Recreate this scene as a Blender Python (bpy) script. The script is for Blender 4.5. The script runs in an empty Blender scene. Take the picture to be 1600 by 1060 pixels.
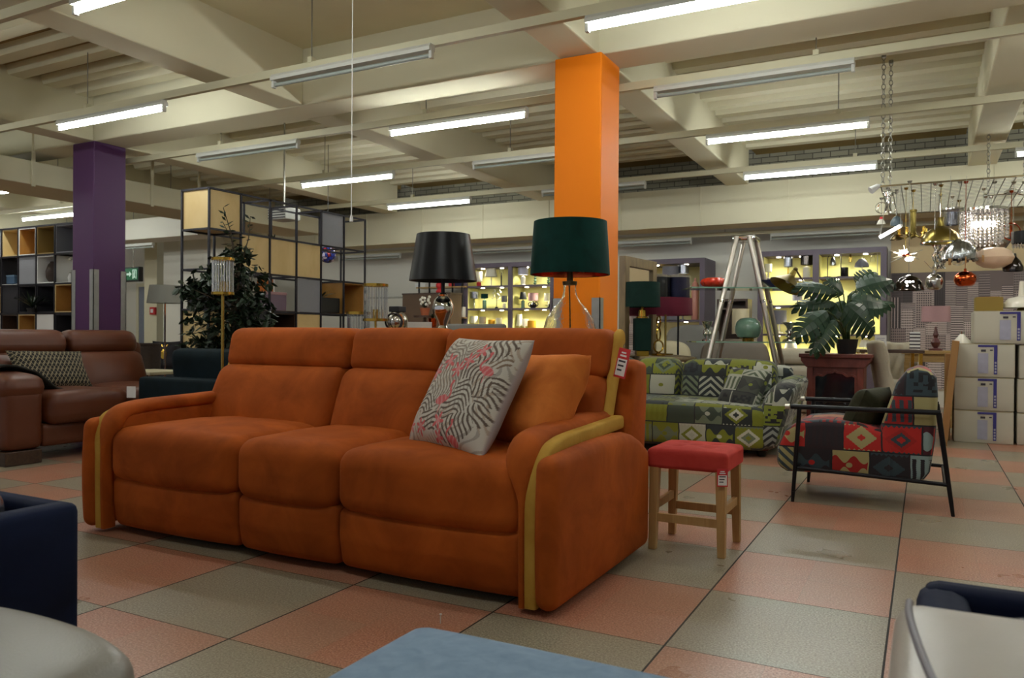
import bpy, bmesh, math, random
from mathutils import Vector, Matrix
R = math.radians
PI = math.pi
rnd = random.Random(7)
SC = bpy.context.scene
COL = SC.collection

# ------------------------------------------------------------------ camera
CAM = Vector((2.4974, -2.3355, 0.9470))
YAW, PITCH, ROLL, FPX = 0.48487, -0.00521, 0.00696, 1225.0
cd = bpy.data.cameras.new('camera'); cam = bpy.data.objects.new('camera', cd); COL.objects.link(cam)
cam.matrix_world = Matrix.Translation(CAM) @ Matrix.Rotation(YAW, 4, 'Z') @ Matrix.Rotation(PI/2+PITCH, 4, 'X') @ Matrix.Rotation(ROLL, 4, 'Z')
cd.sensor_width = 36.0; cd.lens = FPX/1600*36.0; cd.clip_start = 0.05; cd.clip_end = 100
cd.dof.use_dof = True; cd.dof.focus_distance = 3.6; cd.dof.aperture_fstop = 6.3
SC.camera = cam
_RM = cam.matrix_world.to_3x3()
def ray(px, py): return _RM @ Vector(((px-800)/FPX, (530-py)/FPX, -1.0))
def at(px, py, d): return CAM + ray(px, py)*d                       # a point of the place, d metres away along the view axis
def at_y(px, py, y): r = ray(px, py); return CAM + r*((y-CAM.y)/r.y)
def at_x(px, py, x): r = ray(px, py); return CAM + r*((x-CAM.x)/r.x)
def at_z(px, py, z): r = ray(px, py); return CAM + r*((z-CAM.z)/r.z)

# ------------------------------------------------------------------ mesh builder
class MB:
    def __init__(s): s.v = []; s.f = []; s.M = Matrix()
    def add(s, vs, fs, M=None):
        o = len(s.v); T = s.M @ M if M is not None else s.M
        s.v += [T @ Vector(p) for p in vs]; s.f += [tuple(i+o for i in f) for f in fs]; return s
    def box(s, x0, x1, y0, y1, z0, z1, M=None):
        return s.add([(x0,y0,z0),(x1,y0,z0),(x1,y1,z0),(x0,y1,z0),(x0,y0,z1),(x1,y0,z1),(x1,y1,z1),(x0,y1,z1)],
                     [(3,2,1,0),(4,5,6,7),(0,1,5,4),(1,2,6,5),(2,3,7,6),(3,0,4,7)], M)
    def rbox(s, c, size, r, n=6, M=None, fn=None):
        """a soft box: rounded by r, n cells along every edge, then moved by fn(p, u) (u in -1..1)"""
        hx, hy, hz = [k/2 for k in size]; vs = []; fs = []; idx = {}
        rx, ry, rz = min(r, hx), min(r, hy), min(r, hz)
        m = max(2, n//3) if n > 3 else 1
        def ticks(h, rr):
            if rr >= h-1e-6: k = [-1+2*i/n for i in range(n+1)]; return [h*math.sin(q*PI/2) for q in k]
            a = [-h+rr-rr*math.cos(PI/2*i/m)*1.0 for i in range(m+1)]
            b = [(-h+rr)+(2*h-2*rr)*i/n for i in range(1, n)]
            return a+b+[-q for q in reversed(a)]
        tx, ty, tz = ticks(hx, rx), ticks(hy, ry), ticks(hz, rz)
        def key(i, j, k):
            q = (i, j, k)
            if q not in idx:
                p = Vector((tx[i], ty[j], tz[k]))
                inn = Vector((max(-hx+rx, min(hx-rx, p.x)), max(-hy+ry, min(hy-ry, p.y)), max(-hz+rz, min(hz-rz, p.z))))
                d = p-inn; dn = Vector((d.x/rx, d.y/ry, d.z/rz))
                if dn.length > 1e-9: dn = dn/dn.length; p = inn+Vector((dn.x*rx, dn.y*ry, dn.z*rz))
                u = Vector((p.x/hx, p.y/hy, p.z/hz))
                if fn: p = Vector(fn(p, u))
                idx[q] = len(vs); vs.append(p+Vector(c))
            return idx[q]
        a, b, g = len(tx)-1, len(ty)-1, len(tz)-1
        for i in range(a):
            for j in range(b):
                fs.append((key(i,j,0), key(i,j+1,0), key(i+1,j+1,0), key(i+1,j,0)))
                fs.append((key(i,j,g), key(i+1,j,g), key(i+1,j+1,g), key(i,j+1,g)))
        for i in range(a):
            for k in range(g):
                fs.append((key(i,0,k), key(i+1,0,k), key(i+1,0,k+1), key(i,0,k+1)))
                fs.append((key(i,b,k), key(i,b,k+1), key(i+1,b,k+1), key(i+1,b,k)))
        for j in range(b):
            for k in range(g):
                fs.append((key(0,j,k), key(0,j,k+1), key(0,j+1,k+1), key(0,j+1,k)))
                fs.append((key(a,j,k), key(a,j+1,k), key(a,j+1,k+1), key(a,j,k+1)))
        return s.add(vs, fs, M)
    def sweep(s, pts, sec, closed=False, caps=True, up=None, M=None, scale=None):
        """sweep the closed 2-D section sec [(a, b)] along pts; a lies along side = t x up, b along up'"""
        P = [Vector(p) for p in pts]; n = len(P); k = len(sec); vs = []; fs = []
        prev = Vector(up) if up else None
        for i in range(n):
            if closed: t = P[(i+1) % n]-P[i-1]
            else: t = P[min(i+1, n-1)]-P[max(i-1, 0)]
            t.normalize()
            if prev is None:
                prev = Vector((0,0,1)) if abs(t.z) < 0.9 else Vector((1,0,0))
            side = t.cross(prev)
            if side.length < 1e-6: side = t.orthogonal()
            side.normalize(); nu = side.cross(t).normalized()
            if not up: prev = nu
            q = scale[i] if scale else 1.0
            vs += [P[i]+side*(a*q)+nu*(b*q) for a, b in sec]
        for i in range(n if closed else n-1):
            for j in range(k):
                a, b = i*k+j, i*k+(j+1) % k; c, d = ((i+1) % n)*k+(j+1) % k, ((i+1) % n)*k+j
                fs.append((a, b, c, d))
        if caps and not closed: fs.append(tuple(range(k-1, -1, -1))); fs.append(tuple((n-1)*k+j for j in range(k)))
        return s.add(vs, fs, M)
    def tube(s, pts, r, seg=8, closed=False, caps=True, M=None):
        rs = r if isinstance(r, (list, tuple)) else None
        sec = [(math.cos(2*PI*j/seg)*(1 if rs else r), math.sin(2*PI*j/seg)*(1 if rs else r)) for j in range(seg)]
        return s.sweep(pts, sec, closed, caps, None, M, rs)
    def bar(s, a, b, w, h=None, up=None, M=None):
        h = h or w
        return s.sweep([a, b], [(-w/2,-h/2),(w/2,-h/2),(w/2,h/2),(-w/2,h/2)], up=up, M=M)
    def lathe(s, prof, seg=24, c=(0,0,0), M=None, sx=1.0, sy=1.0, rip=None):
        vs = []; fs = []; n = len(prof)
        for i, (r, z) in enumerate(prof):
            for j in range(seg):
                a = 2*PI*j/seg; q = r*(rip(a, z) if rip else 1)
                vs.append((c[0]+q*math.cos(a)*sx, c[1]+q*math.sin(a)*sy, c[2]+z))
        for i in range(n-1):
            for j in range(seg):
                fs.append((i*seg+j, i*seg+(j+1) % seg, (i+1)*seg+(j+1) % seg, (i+1)*seg+j))
        if prof[0][0] > 1e-6: fs.append(tuple(range(seg-1, -1, -1)))
        if prof[-1][0] > 1e-6: fs.append(tuple((n-1)*seg+j for j in range(seg)))
        return s.add(vs, fs, M)
    def shell(s, prof, seg=24, c=(0,0,0), t=0.002, M=None, sx=1.0, sy=1.0, rip=None):
        """an open thin lathe with thickness t (a lamp shade, a bowl)"""
        pr = list(prof)+[(max(r-t, 1e-4), z) for r, z in reversed(prof)]
        vs = []; fs = []; n = len(pr)
        for r, z in pr:
            for j in range(seg):
                a = 2*PI*j/seg; q = r*(rip(a, z) if rip else 1)
                vs.append((c[0]+q*math.cos(a)*sx, c[1]+q*math.sin(a)*sy, c[2]+z))
        for i in range(n):
            for j in range(seg):
                i2 = (i+1) % n
                fs.append((i*seg+j, i*seg+(j+1) % seg, i2*seg+(j+1) % seg, i2*seg+j))
        return s.add(vs, fs, M)
    def ball(s, c, r, seg=12, M=None, sx=1, sy=1, sz=1):
        n = max(4, seg//2)
        return s.lathe([(max(1e-5, r*math.sin(PI*i/n)), -r*math.cos(PI*i/n)*sz) for i in range(n+1)], seg, c, M, sx, sy)
    def torus(s, c, Rr, r, seg=20, s2=6, M=None):
        return s.tube([(c[0]+Rr*math.cos(2*PI*i/seg), c[1]+Rr*math.sin(2*PI*i/seg), c[2]) for i in range(seg)], r, s2, closed=True, M=M)
    def prism(s, poly, h0, h1, axis='x', M=None):
        """extrude a polygon from h0 to h1 along axis; the polygon's two numbers are the other two axes in order"""
        f = {'x': lambda p, h: (h, p[0], p[1]), 'y': lambda p, h: (p[0], h, p[1]), 'z': lambda p, h: (p[0], p[1], h)}[axis]
        n = len(poly); vs = [f(p, h0) for p in poly]+[f(p, h1) for p in poly]
        fs = [tuple(range(n-1, -1, -1)), tuple(range(n, 2*n))]+[(i, (i+1) % n, n+(i+1) % n, n+i) for i in range(n)]
        return s.add(vs, fs, M)
    def build(s, name, mat, parent=None, smooth=True, bevel=0, seg=2, uv=False, angle=40, label=None, kind=None):
        me = bpy.data.meshes.new(name); me.from_pydata([tuple(p) for p in s.v], [], s.f)
        bm = bmesh.new(); bm.from_mesh(me)
        bmesh.ops.remove_doubles(bm, verts=bm.verts, dist=1e-6)
        bmesh.ops.recalc_face_normals(bm, faces=bm.faces)
        if bevel:
            ed = [e for e in bm.edges if len(e.link_faces) == 2 and e.calc_face_angle(0) > R(35)]
            bmesh.ops.bevel(bm, geom=ed, offset=bevel, offset_type='OFFSET', segments=seg, profile=0.5, affect='EDGES', clamp_overlap=True)
        if uv:
            L = bm.loops.layers.uv.new('UVMap'); k = uv if isinstance(uv, (int, float)) and uv is not True else 1.0
            for f in bm.faces:
                a = f.normal; ax = max(range(3), key=lambda i: abs(a[i]))
                for l in f.loops:
                    p = l.vert.co
                    l[L].uv = ((p.y, p.z), (p.x, p.z), (p.x, p.y))[ax]
        bm.to_mesh(me); bm.free()
        if smooth:
            me.polygons.foreach_set('use_smooth', [True]*len(me.polygons))
            me.set_sharp_from_angle(angle=R(angle))
        o = bpy.data.objects.new(name, me); COL.objects.link(o)
        if mat is not None: me.materials.append(mat)
        if parent is not None: o.parent = parent
        if label: o['label'] = label
        if kind: o['kind'] = kind
        return o

def thing(name, label, cat, loc=(0,0,0), rz=0.0, group=None):
    o = bpy.data.objects.new(name, None); COL.objects.link(o); o.empty_display_size = 0.1
    o.location = loc; o.rotation_euler = (0,0,rz); o['label'] = label; o['category'] = cat
    if group: o['group'] = group
    return o
def tag(o, label, cat, group=None):
    o['label'] = label; o['category'] = cat
    if group: o['group'] = group
    return o
def struct(o, label=None):
    o['kind'] = 'structure'
    if label: o['label'] = label
    return o
def dup(root, loc=None, rz=None, label=None, group=None):
    def cp(o, par):
        c = o.copy(); COL.objects.link(c)
        if par: c.parent = par
        for ch in list(o.children): cp(ch, c)
        return c
    r = cp(root, None)
    if loc is not None: r.location = loc
    if rz is not None: r.rotation_euler = (0,0,rz)
    if label: r['label'] = label
    if group: r['group'] = group
    return r
def text_mesh(name, body, size, mat, parent, M, extrude=0.0006, align='LEFT'):
    """lettering as a thin mesh; M places its baseline start (x right, y up, z out)"""
    cu = bpy.data.curves.new(name, 'FONT'); cu.body = body; cu.size = size; cu.extrude = extrude; cu.align_x = align
    to = bpy.data.objects.new(name, cu); COL.objects.link(to)
    dg = bpy.context.evaluated_depsgraph_get(); me = bpy.data.meshes.new_from_object(to.evaluated_get(dg))
    bpy.data.objects.remove(to)
    o = bpy.data.objects.new(name, me); COL.objects.link(o); me.materials.clear(); me.materials.append(mat)
    o.parent = parent; o.matrix_local = M; return o

# ------------------------------------------------------------------ node expressions
class N:
    def __init__(s, nt, sock): s.t = nt; s.s = sock
    def _m(s, op, *a, clamp=False):
        n = s.t.nodes.new('ShaderNodeMath'); n.operation = op; n.use_clamp = clamp
        for i, x in enumerate((s,)+a):
            if isinstance(x, N): s.t.links.new(x.s, n.inputs[i])
            else: n.inputs[i].default_value = x
        return N(s.t, n.outputs[0])
    def __add__(s, o): return s._m('ADD', o)
    def __radd__(s, o): return s._m('ADD', o)
    def __sub__(s, o): return s._m('SUBTRACT', o)
    def __rsub__(s, o): return (s*-1)+o
    def __mul__(s, o): return s._m('MULTIPLY', o)
    def __rmul__(s, o): return s._m('MULTIPLY', o)
    def __truediv__(s, o): return s._m('DIVIDE', o)
    def fr(s): return s._m('FRACT')
    def fl(s): return s._m('FLOOR')
    def ab(s): return s._m('ABSOLUTE')
    def sin(s): return s._m('SINE')
    def lt(s, o): return s._m('LESS_THAN', o)
    def gt(s, o): return s._m('GREATER_THAN', o)
    def mn(s, o): return s._m('MINIMUM', o)
    def mx(s, o): return s._m('MAXIMUM', o)
    def sqrt(s): return s._m('SQRT')
    def cl(s): return s._m('ADD', 0.0, clamp=True)
    def pp(s, k): return s._m('PINGPONG', k)
    def md(s, k): return s._m('FLOORED_MODULO', k)

def lin(h):
    if not isinstance(h, str): return tuple(h)+((1,) if len(h) == 3 else ())
    h = h.lstrip('#'); o = []
    for i in (0, 2, 4):
        c = int(h[i:i+2], 16)/255; o.append(c/12.92 if c <= 0.04045 else ((c+0.055)/1.055)**2.4)
    return tuple(o)+(1,)

class Mt:
    """a material under construction"""
    def __init__(s, name, col=(.5,.5,.5), rough=.5, metal=0., **kw):
        s.m = bpy.data.materials.new(name); s.m.use_nodes = True; s.t = s.m.node_tree
        s.b = s.t.nodes['Principled BSDF']
        s.set('Base Color', lin(col)); s.set('Roughness', rough); s.set('Metallic', metal)
        for k, v in kw.items(): s.set({'sheen': 'Sheen Weight', 'sheen_rough': 'Sheen Roughness', 'trans': 'Transmission Weight', 'ior': 'IOR', 'coat': 'Coat Weight', 'coat_rough': 'Coat Roughness', 'spec': 'Specular IOR Level', 'alpha': 'Alpha', 'emit': 'Emission Strength', 'emit_col': 'Emission Color', 'sheen_tint': 'Sheen Tint', 'sss': 'Subsurface Weight'}[k], v)
    def set(s, k, v):
        i = s.b.inputs[k]
        if isinstance(v, N): s.t.links.new(v.s, i)
        elif isinstance(v, str): i.default_value = lin(v)
        else: i.default_value = v
        return s
    def node(s, kind, **inp):
        n = s.t.nodes.new(kind)
        for k, v in inp.items(): s.inp(n, k.replace('_', ' '), v)
        return n
    def inp(s, n, k, v):
        if isinstance(v, N): s.t.links.new(v.s, n.inputs[k])
        else: n.inputs[k].default_value = v
    def co(s, kind='Object'):
        n = s.t.nodes.new('ShaderNodeTexCoord'); return N(s.t, n.outputs[kind])
    def pos(s):
        n = s.t.nodes.new('ShaderNodeNewGeometry'); return N(s.t, n.outputs['Position'])
    def xyz(s, v):
        n = s.t.nodes.new('ShaderNodeSeparateXYZ'); s.t.links.new(v.s, n.inputs[0]); return [N(s.t, q) for q in n.outputs]
    def vec(s, x, y, z=0.0):
        n = s.t.nodes.new('ShaderNodeCombineXYZ')
        for i, v in enumerate((x, y, z)):
            if isinstance(v, N): s.t.links.new(v.s, n.inputs[i])
            else: n.inputs[i].default_value = v
        return N(s.t, n.outputs[0])
    def noise(s, v, scale=5., detail=2., rough=.5, out='Fac', dist=0.):
        n = s.t.nodes.new('ShaderNodeTexNoise'); s.inp(n, 'Vector', v); n.inputs['Scale'].default_value = scale
        n.inputs['Detail'].default_value = detail; n.inputs['Roughness'].default_value = rough; n.inputs['Distortion'].default_value = dist
        return N(s.t, n.outputs[out])
    def white(s, v, out='Value'):
        n = s.t.nodes.new('ShaderNodeTexWhiteNoise'); n.noise_dimensions = '3D'; s.inp(n, 'Vector', v); return N(s.t, n.outputs[out])
    def voro(s, v, scale=5., out='Distance', feature='F1', rand=1.0, metric='EUCLIDEAN'):
        n = s.t.nodes.new('ShaderNodeTexVoronoi'); n.feature = feature; n.distance = metric; s.inp(n, 'Vector', v)
        n.inputs['Scale'].default_value = scale; n.inputs['Randomness'].default_value = rand; return N(s.t, n.outputs[out])
    def mix(s, f, a, b, blend='MIX'):
        n = s.t.nodes.new('ShaderNodeMix'); n.data_type = 'RGBA'; n.blend_type = blend
        for k, v in ((0, f), (6, a), (7, b)):
            if isinstance(v, N): s.t.links.new(v.s, n.inputs[k])
            elif k == 0: n.inputs[k].default_value = v
            else: n.inputs[k].default_value = lin(v)
        return N(s.t, n.outputs[2])
    def ramp(s, f, stops, interp='LINEAR'):
        n = s.t.nodes.new('ShaderNodeValToRGB'); s.t.links.new(f.s, n.inputs[0]); e = n.color_ramp; e.interpolation = interp
        while len(e.elements) < len(stops): e.elements.new(0.5)
        for q, (p, c) in zip(e.elements, stops): q.position = p; q.color = lin(c)
        return N(s.t, n.outputs[0])
    def bump(s, h, strength=.3, dist=.01):
        n = s.t.nodes.new('ShaderNodeBump'); n.inputs['Strength'].default_value = strength; n.inputs['Distance'].default_value = dist
        s.t.links.new(h.s, n.inputs['Height']); s.t.links.new(n.outputs[0], s.b.inputs['Normal']); return s
# ------------------------------------------------------------------ materials
def plain(name, col, rough=.5, metal=0., var=0.08, vs=6., bump=0., bs=60., **kw):
    """a colour with a little wear and unevenness of its own"""
    q = Mt(name, col, rough, metal, **kw); c = lin(col)
    if var:
        f = q.noise(q.co(), vs, 3.)
        q.set('Base Color', q.mix(f, tuple(max(0, x*(1-var)) for x in c[:3]), tuple(min(1, x*(1+var)) for x in c[:3])))
    if bump: q.bump(q.noise(q.co(), bs, 3.), bump, .004)
    return q.m
def velvet(name, dark, light, scale=5., sheen=.5, bump=.12, rough=.75):
    q = Mt(name, light, rough, 0., sheen=sheen, sheen_rough=.4, spec=.15)
    f = q.noise(q.co(), scale, 4., .6, dist=.6)
    q.set('Base Color', q.mix(q.ramp(f, [(.2, (0,0,0)), (.75, (1,1,1))]), dark, light)).set('Sheen Tint', lin(light))
    q.bump(q.noise(q.co(), 9., 3., .6), bump, .02); return q.m
def leather(name, col, rough=.38, var=.12):
    q = Mt(name, col, rough, 0., spec=.45); c = lin(col)
    q.set('Base Color', q.mix(q.noise(q.co(), 7., 4.), tuple(x*(1-var) for x in c[:3]), tuple(min(1, x*(1+var)) for x in c[:3])))
    q.bump(q.voro(q.co(), 260.), .12, .002); return q.m
def lamp_emit(name, col, strength):
    q = Mt(name, col, .4); q.set('Emission Color', lin(col)).set('Emission Strength', strength); return q.m
def glassy(name, col=(1,1,1), rough=.02, ior=1.45, alpha=1.):
    return Mt(name, col, rough, 0., trans=1.0, ior=ior).m

M = {}
# the room
def m_floor():
    q = Mt('terrazzo_tiles', (.4,.3,.25), .3, spec=.4); P = q.pos(); x, y, z = q.xyz(P)
    cx, cy = x/.6, y/.6; a = (cx.fl()+cy.fl()).md(2.0)
    big = q.noise(P, 1.6, 3., .6); sp = q.noise(P, 150., 2., .7); tile = q.white(q.vec((x/.3).fl(), (y/.3).fl()))
    pink = q.mix(q.ramp(sp, [(.35, '#7e4c38'), (.55, '#ab6e54'), (.72, '#c49a84')]), '#000000', '#000000') if False else q.ramp(sp, [(.32, '#85513b'), (.50, '#b4745a'), (.68, '#cfa48a')])
    grey = q.ramp(sp, [(.32, '#665f50'), (.50, '#918974'), (.68, '#b5ae99')])
    base = q.mix(a.gt(.5), pink, grey)
    base = q.mix(tile*.30, base, '#a09078')
    base = q.mix(q.ramp(big, [(.3, (0,0,0)), (.9, (.3,.3,.3))]), base, '#8a7a68')
    gx = (cx.fr()-.5).ab().gt(.4945); gy = (cy.fr()-.5).ab().gt(.4965)
    sx = ((x/.3).fr()-.5).ab().gt(.4945); sy = ((y/.3).fr()-.5).ab().gt(.4945)
    base = q.mix(sx.mx(sy)*.22, base, '#6b5c4c')
    base = q.mix(gy*.85, base, '#3a2c20'); base = q.mix(gx, base, '#221a14')
    q.set('Base Color', base).set('Roughness', q.noise(P, 2.5, 4.)*.22+.20+gx.mx(gy)*.4)
    q.bump(gx.mx(gy)*-1, .4, .002); return q.m
M['floor'] = m_floor()
M['paint'] = plain('cream_paint', '#d1ccb1', .9, var=.05, vs=1.3, bump=.03, bs=30, spec=.12)
M['slab'] = plain('ceiling_board', '#d2cba9', .85, var=.1, vs=2.)
M['tan'] = plain('tan_hardboard', '#8f7742', .7, var=.14, vs=3.)
M['wall'] = plain('wall_paint', '#c6c4b2', .6, var=.04, vs=1.)
M['white_wall'] = plain('white_wall_paint', '#d6d4c8', .6, var=.04, vs=1.)
M['orange_paint'] = plain('orange_gloss_paint', '#f58512', .6, var=.03, vs=2., spec=.2)
M['purple_paint'] = plain('purple_gloss_paint', '#471d4f', .55, var=.05, vs=2.)
M['guard'] = plain('brushed_corner_guard', '#a9aaa6', .4, .6, var=.15, vs=20.)
def m_brick():
    q = Mt('painted_brick', (.4,.4,.35), .8); P = q.pos(); x, y, z = q.xyz(P)
    n = q.t.nodes.new('ShaderNodeTexBrick'); q.t.links.new(q.vec(x, z, 0.0).s, n.inputs['Vector'])
    n.inputs['Scale'].default_value = 1.; n.inputs['Brick Width'].default_value = .225; n.inputs['Row Height'].default_value = .075; n.inputs['Mortar Size'].default_value = .006
    n.inputs['Color1'].default_value = lin('#8e8b78'); n.inputs['Color2'].default_value = lin('#7b7868'); n.inputs['Mortar'].default_value = lin('#4d4a40')
    q.set('Base Color', N(q.t, n.outputs[0])); q.bump(N(q.t, n.outputs[1])*-1, .4, .01); return q.m
M['brick'] = m_brick()
def m_city():
    """monochrome wallpaper of tower blocks: columns of random width, height and window grid"""
    q = Mt('city_wallpaper', (.5,.4,.38), .75); P = q.pos(); x, y, z = q.xyz(P); col = None
    for k, (w, off, top, dark) in enumerate([(.13, .0, 1.95, '#40393a'), (.19, .09, 1.72, '#7d6d6a'), (.15, .05, 1.42, '#bfaea6'), (.24, .14, 1.12, '#8f7d78'), (.17, .02, .9, '#c9bab2')]):
        u = (x+off)/w; i = u.fl(); f = u.fr(); r = q.white(q.vec(i, float(k)*3.7, 1.0)); r2 = q.white(q.vec(i, float(k)*5.1, 2.0))
        h = top-r*.42; inside = z.lt(h)*f.gt(.03)
        n = r2*10.0+5.0
        wy = z*(r*18.0+24.0); wx = (f*n.fl()).fr()
        win = (wx.gt(.4)*wy.fr().gt(.45)).mx(r2.gt(.72)*wy.fr().gt(.5)).mx(r2.lt(.2)*wx.gt(.45))
        c = q.mix(win*.95, q.mix(r, dark, '#cbb9b1'), q.mix(r2, '#2c2628', '#5c5152'))
        if col is None: col = q.mix(inside, '#6d605d', c)
        else: col = q.mix(inside, col, c)
    q.set('Base Color', col); return q.m
M['city'] = m_city()
# metals, glass and lamps
M['white_enamel'] = plain('white_enamel', '#c3c4bc', .45, var=.05)
M['rail'] = plain('painted_steel_rail', '#c2bd9f', .5, var=.06)
M['tube_on'] = lamp_emit('lit_fluorescent_tube', (.96, 1., .97), 40.)
M['tube_off'] = plain('unlit_tube_glass', '#9aa39c', .2, var=.03)
M['spot_on'] = lamp_emit('lit_spotlight_lens', (1., .93, .72), 14.)
M['steel'] = plain('steel_wire', '#8c8a80', .35, .8, var=.05)
M['chrome'] = plain('chrome', '#d8d8d6', .1, 1., var=.04)
M['dark_chrome'] = plain('smoked_chrome', '#4a4543', .12, 1., var=.1)
M['brushed'] = plain('brushed_nickel', '#cdc8bd', .32, 1., var=.03, vs=8)
M['mercury'] = plain('mercury_glass', '#b9b4ac', .16, .95, var=.45, vs=40, bump=.3, bs=45)
M['hammered'] = plain('hammered_metal', '#a2a5a5', .22, .95, var=.2, vs=25, bump=.8, bs=38)
M['brass'] = plain('brushed_brass', '#a08845', .25, 1., var=.1, vs=15)
M['antique_brass'] = plain('antique_brass', '#8a7a42', .3, 1., var=.2, vs=12)
M['gold'] = plain('gold_metal', '#b8943f', .22, 1., var=.08)
M['copper'] = plain('polished_copper', '#c4562c', .12, 1., var=.15, vs=20)
M['bronze'] = plain('dark_bronze', '#5c4f36', .3, .9, var=.2)
M['glass'] = glassy('clear_glass')
M['rod_glass'] = glassy('glass_rods', (.97,.98,1.), .03, 1.4)
M['smoke_glass'] = Mt('smoked_glass', '#5b5450', .06, 0., trans=.6, ior=1.4).m
def m_bottle():
    q = Mt('bubbled_glass', (.97,.97,.95), .03, 0., trans=1., ior=1.18)
    q.bump(q.voro(q.co(), 90.), .25, .002); return q.m
M['bottle'] = m_bottle()
M['shelf_glass'] = Mt('green_edged_glass', '#bfe0d2', .02, 0., trans=.9, ior=1.4).m
M['glass_edge'] = plain('green_glass_edge', '#7fa592', .15, var=.05)
M['crystal'] = Mt('crystal', (1,.97,.93), .03, 0., trans=.75, ior=1.6).m
M['crystal_lit'] = lamp_emit('crystal_bulb_or_glint', (1., .93, .82), 30.)
M['polythene'] = Mt('clear_polythene', (.95,.95,.97), .05, 0., trans=1., ior=1.22, alpha=.55).m
M['black_metal'] = plain('black_metal', '#17161a', .4, .5, var=.1)
M['frame_metal'] = plain('dark_grey_frame', '#2b2930', .45, .4, var=.1)
# wood and boards
def wood(name, a, b, rough=.45, sc=(2., 26., 26.), metal=0.):
    q = Mt(name, a, rough); x, y, z = q.xyz(q.co()); f = q.noise(q.vec(x*sc[0], y*sc[1], z*sc[2]), 1.6, 5., .6, dist=.8)
    q.set('Base Color', q.mix(q.ramp(f, [(.3, (0,0,0)), (.7, (1,1,1))]), a, b)); return q.m
M['oak_leg'] = wood('pale_oak', '#a8834f', '#bd9a63', sc=(26, 26, 2.))
M['oak'] = wood('oak_board', '#9d7d49', '#b7965b')
M['ply'] = wood('birch_ply', '#c6ab74', '#d3ba85', .55, (3., 3., 1.5))
M['ply_deep'] = wood('honey_ply', '#a5793a', '#b98a48', .5, (3., 3., 1.5))
M['mahogany'] = wood('red_mahogany', '#54231b', '#7a3a2c', .35, (8., 8., 3.))
M['walnut'] = wood('dark_walnut', '#33231a', '#4d3626', .4)
M['grey_oak'] = wood('greyed_oak', '#6b5a41', '#8a7655', .5, (9, 9, 2.))
M['card'] = plain('brown_cardboard', '#9b7344', .8, var=.06)
M['kraft'] = plain('olive_kraft_box', '#8b7431', .8, var=.05)
M['box_white'] = plain('white_carton', '#bdb9a8', .7, var=.05, vs=3.)
M['carton_blue'] = plain('carton_blue_print', '#2f2a78', .6, var=.04)
M['carton_pale'] = plain('carton_pale_print', '#a2a2b4', .6, var=.12, vs=25)
M['grey_felt'] = plain('grey_felt_board', '#85868c', .9, var=.05, vs=40)
M['dark_board'] = plain('charcoal_board', '#232228', .7, var=.1)
M['mauve'] = plain('mauve_grey_laminate', '#5d5260', .5, var=.06)
M['lamp_yellow_lining'] = plain('lamp_yellow_lining', '#dcd88c', .7, var=.05, vs=2.)  # yellow of the cabinet lamps is painted into the lining
M['cream_lining'] = plain('cream_lining', '#d9d3a4', .7, var=.05, vs=2.)
# cloth and leather
M['orange_velvet'] = velvet('burnt_orange_velvet', '#823a0e', '#b95c1d', 4.5, .35)
M['cushion_velvet'] = velvet('light_orange_velvet', '#b05a1e', '#d87f38', 7., .5)
M['yellow_velvet'] = velvet('mustard_velvet', '#a97c2a', '#c9a149', 6., .4)
M['coral_velvet'] = velvet('coral_red_velvet', '#a02a25', '#c4483f', 6., .7)
M['teal_cloth'] = velvet('dark_teal_velvet', '#0b1517', '#14232a', 5., .25)
M['navy_cloth'] = velvet('navy_velvet', '#070b1c', '#0e1a38', 4., .35)
M['blue_cloth'] = velvet('powder_blue_fabric', '#6d8399', '#8298ae', 30., .3, .2)
M['khaki_velvet'] = velvet('dark_khaki_plush', '#26281c', '#3d3e2c', 14., .4)
M['brown_leather'] = leather('tan_brown_leather', '#5a2d16', .45)
M['grey_leather'] = leather('warm_grey_leather', '#7d786e')
M['pale_leather'] = leather('pale_grey_leather', '#b0aaa0', .32)
M['taupe_leather'] = leather('taupe_leather', '#6a5f52', .45)
M['linen'] = plain('oatmeal_linen', '#b3ab97', .85, var=.08, vs=40, bump=.1)
M['cream_cloth'] = plain('cream_cloth', '#c9bfa0', .85, var=.06)
M['grey_cloth'] = plain('mid_grey_cloth', '#7b7974', .9, var=.06)
M['throw'] = plain('dark_olive_knit', '#1e1a12', .95, var=.3, vs=60, bump=.8, bs=120)
M['wicker'] = plain('dark_wicker', '#2e2018', .8, var=.5, vs=50, bump=.8, bs=70)
M['plastic_black'] = plain('black_plastic', '#131314', .45, var=.05)
M['white_plastic'] = plain('white_plastic', '#dcdcd8', .4, var=.03)
M['paper'] = plain('white_card', '#e3e3e0', .7, var=.02)
M['grey_card'] = plain('grey_card', '#b9b6b2', .7, var=.04)
M['red_print'] = plain('red_print', '#c22a2e', .6, var=.05)
M['ink'] = plain('dark_print', '#35303a', .7, var=.0)
M['foliage'] = Mt('ficus_leaf', '#16281a', .4, spec=.4).m
M['monstera'] = None
def m_leaf(name, a, b, rough=.35):
    q = Mt(name, a, rough, spec=.45); q.set('Base Color', q.mix(q.noise(q.co(), 8., 3.), a, b)); return q.m
M['foliage'] = m_leaf('ficus_leaf', '#101b10', '#24371f', .45)
M['monstera'] = m_leaf('monstera_leaf', '#0d2316', '#1d4023', .42)
M['stem'] = m_leaf('green_stem', '#2f4a25', '#4d6635', .5)
M['bark'] = plain('bark', '#46392a', .9, var=.3, vs=30)
def shade(name, col, rough=.8, **kw): return plain(name, col, rough, var=.06, vs=50, **kw)
M['sh_black'] = shade('black_satin_shade', '#09080a', .36, spec=.28)
M['sh_green'] = velvet('bottle_green_velvet', '#04231f', '#0a3a33', 8., .3, .02)
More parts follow.
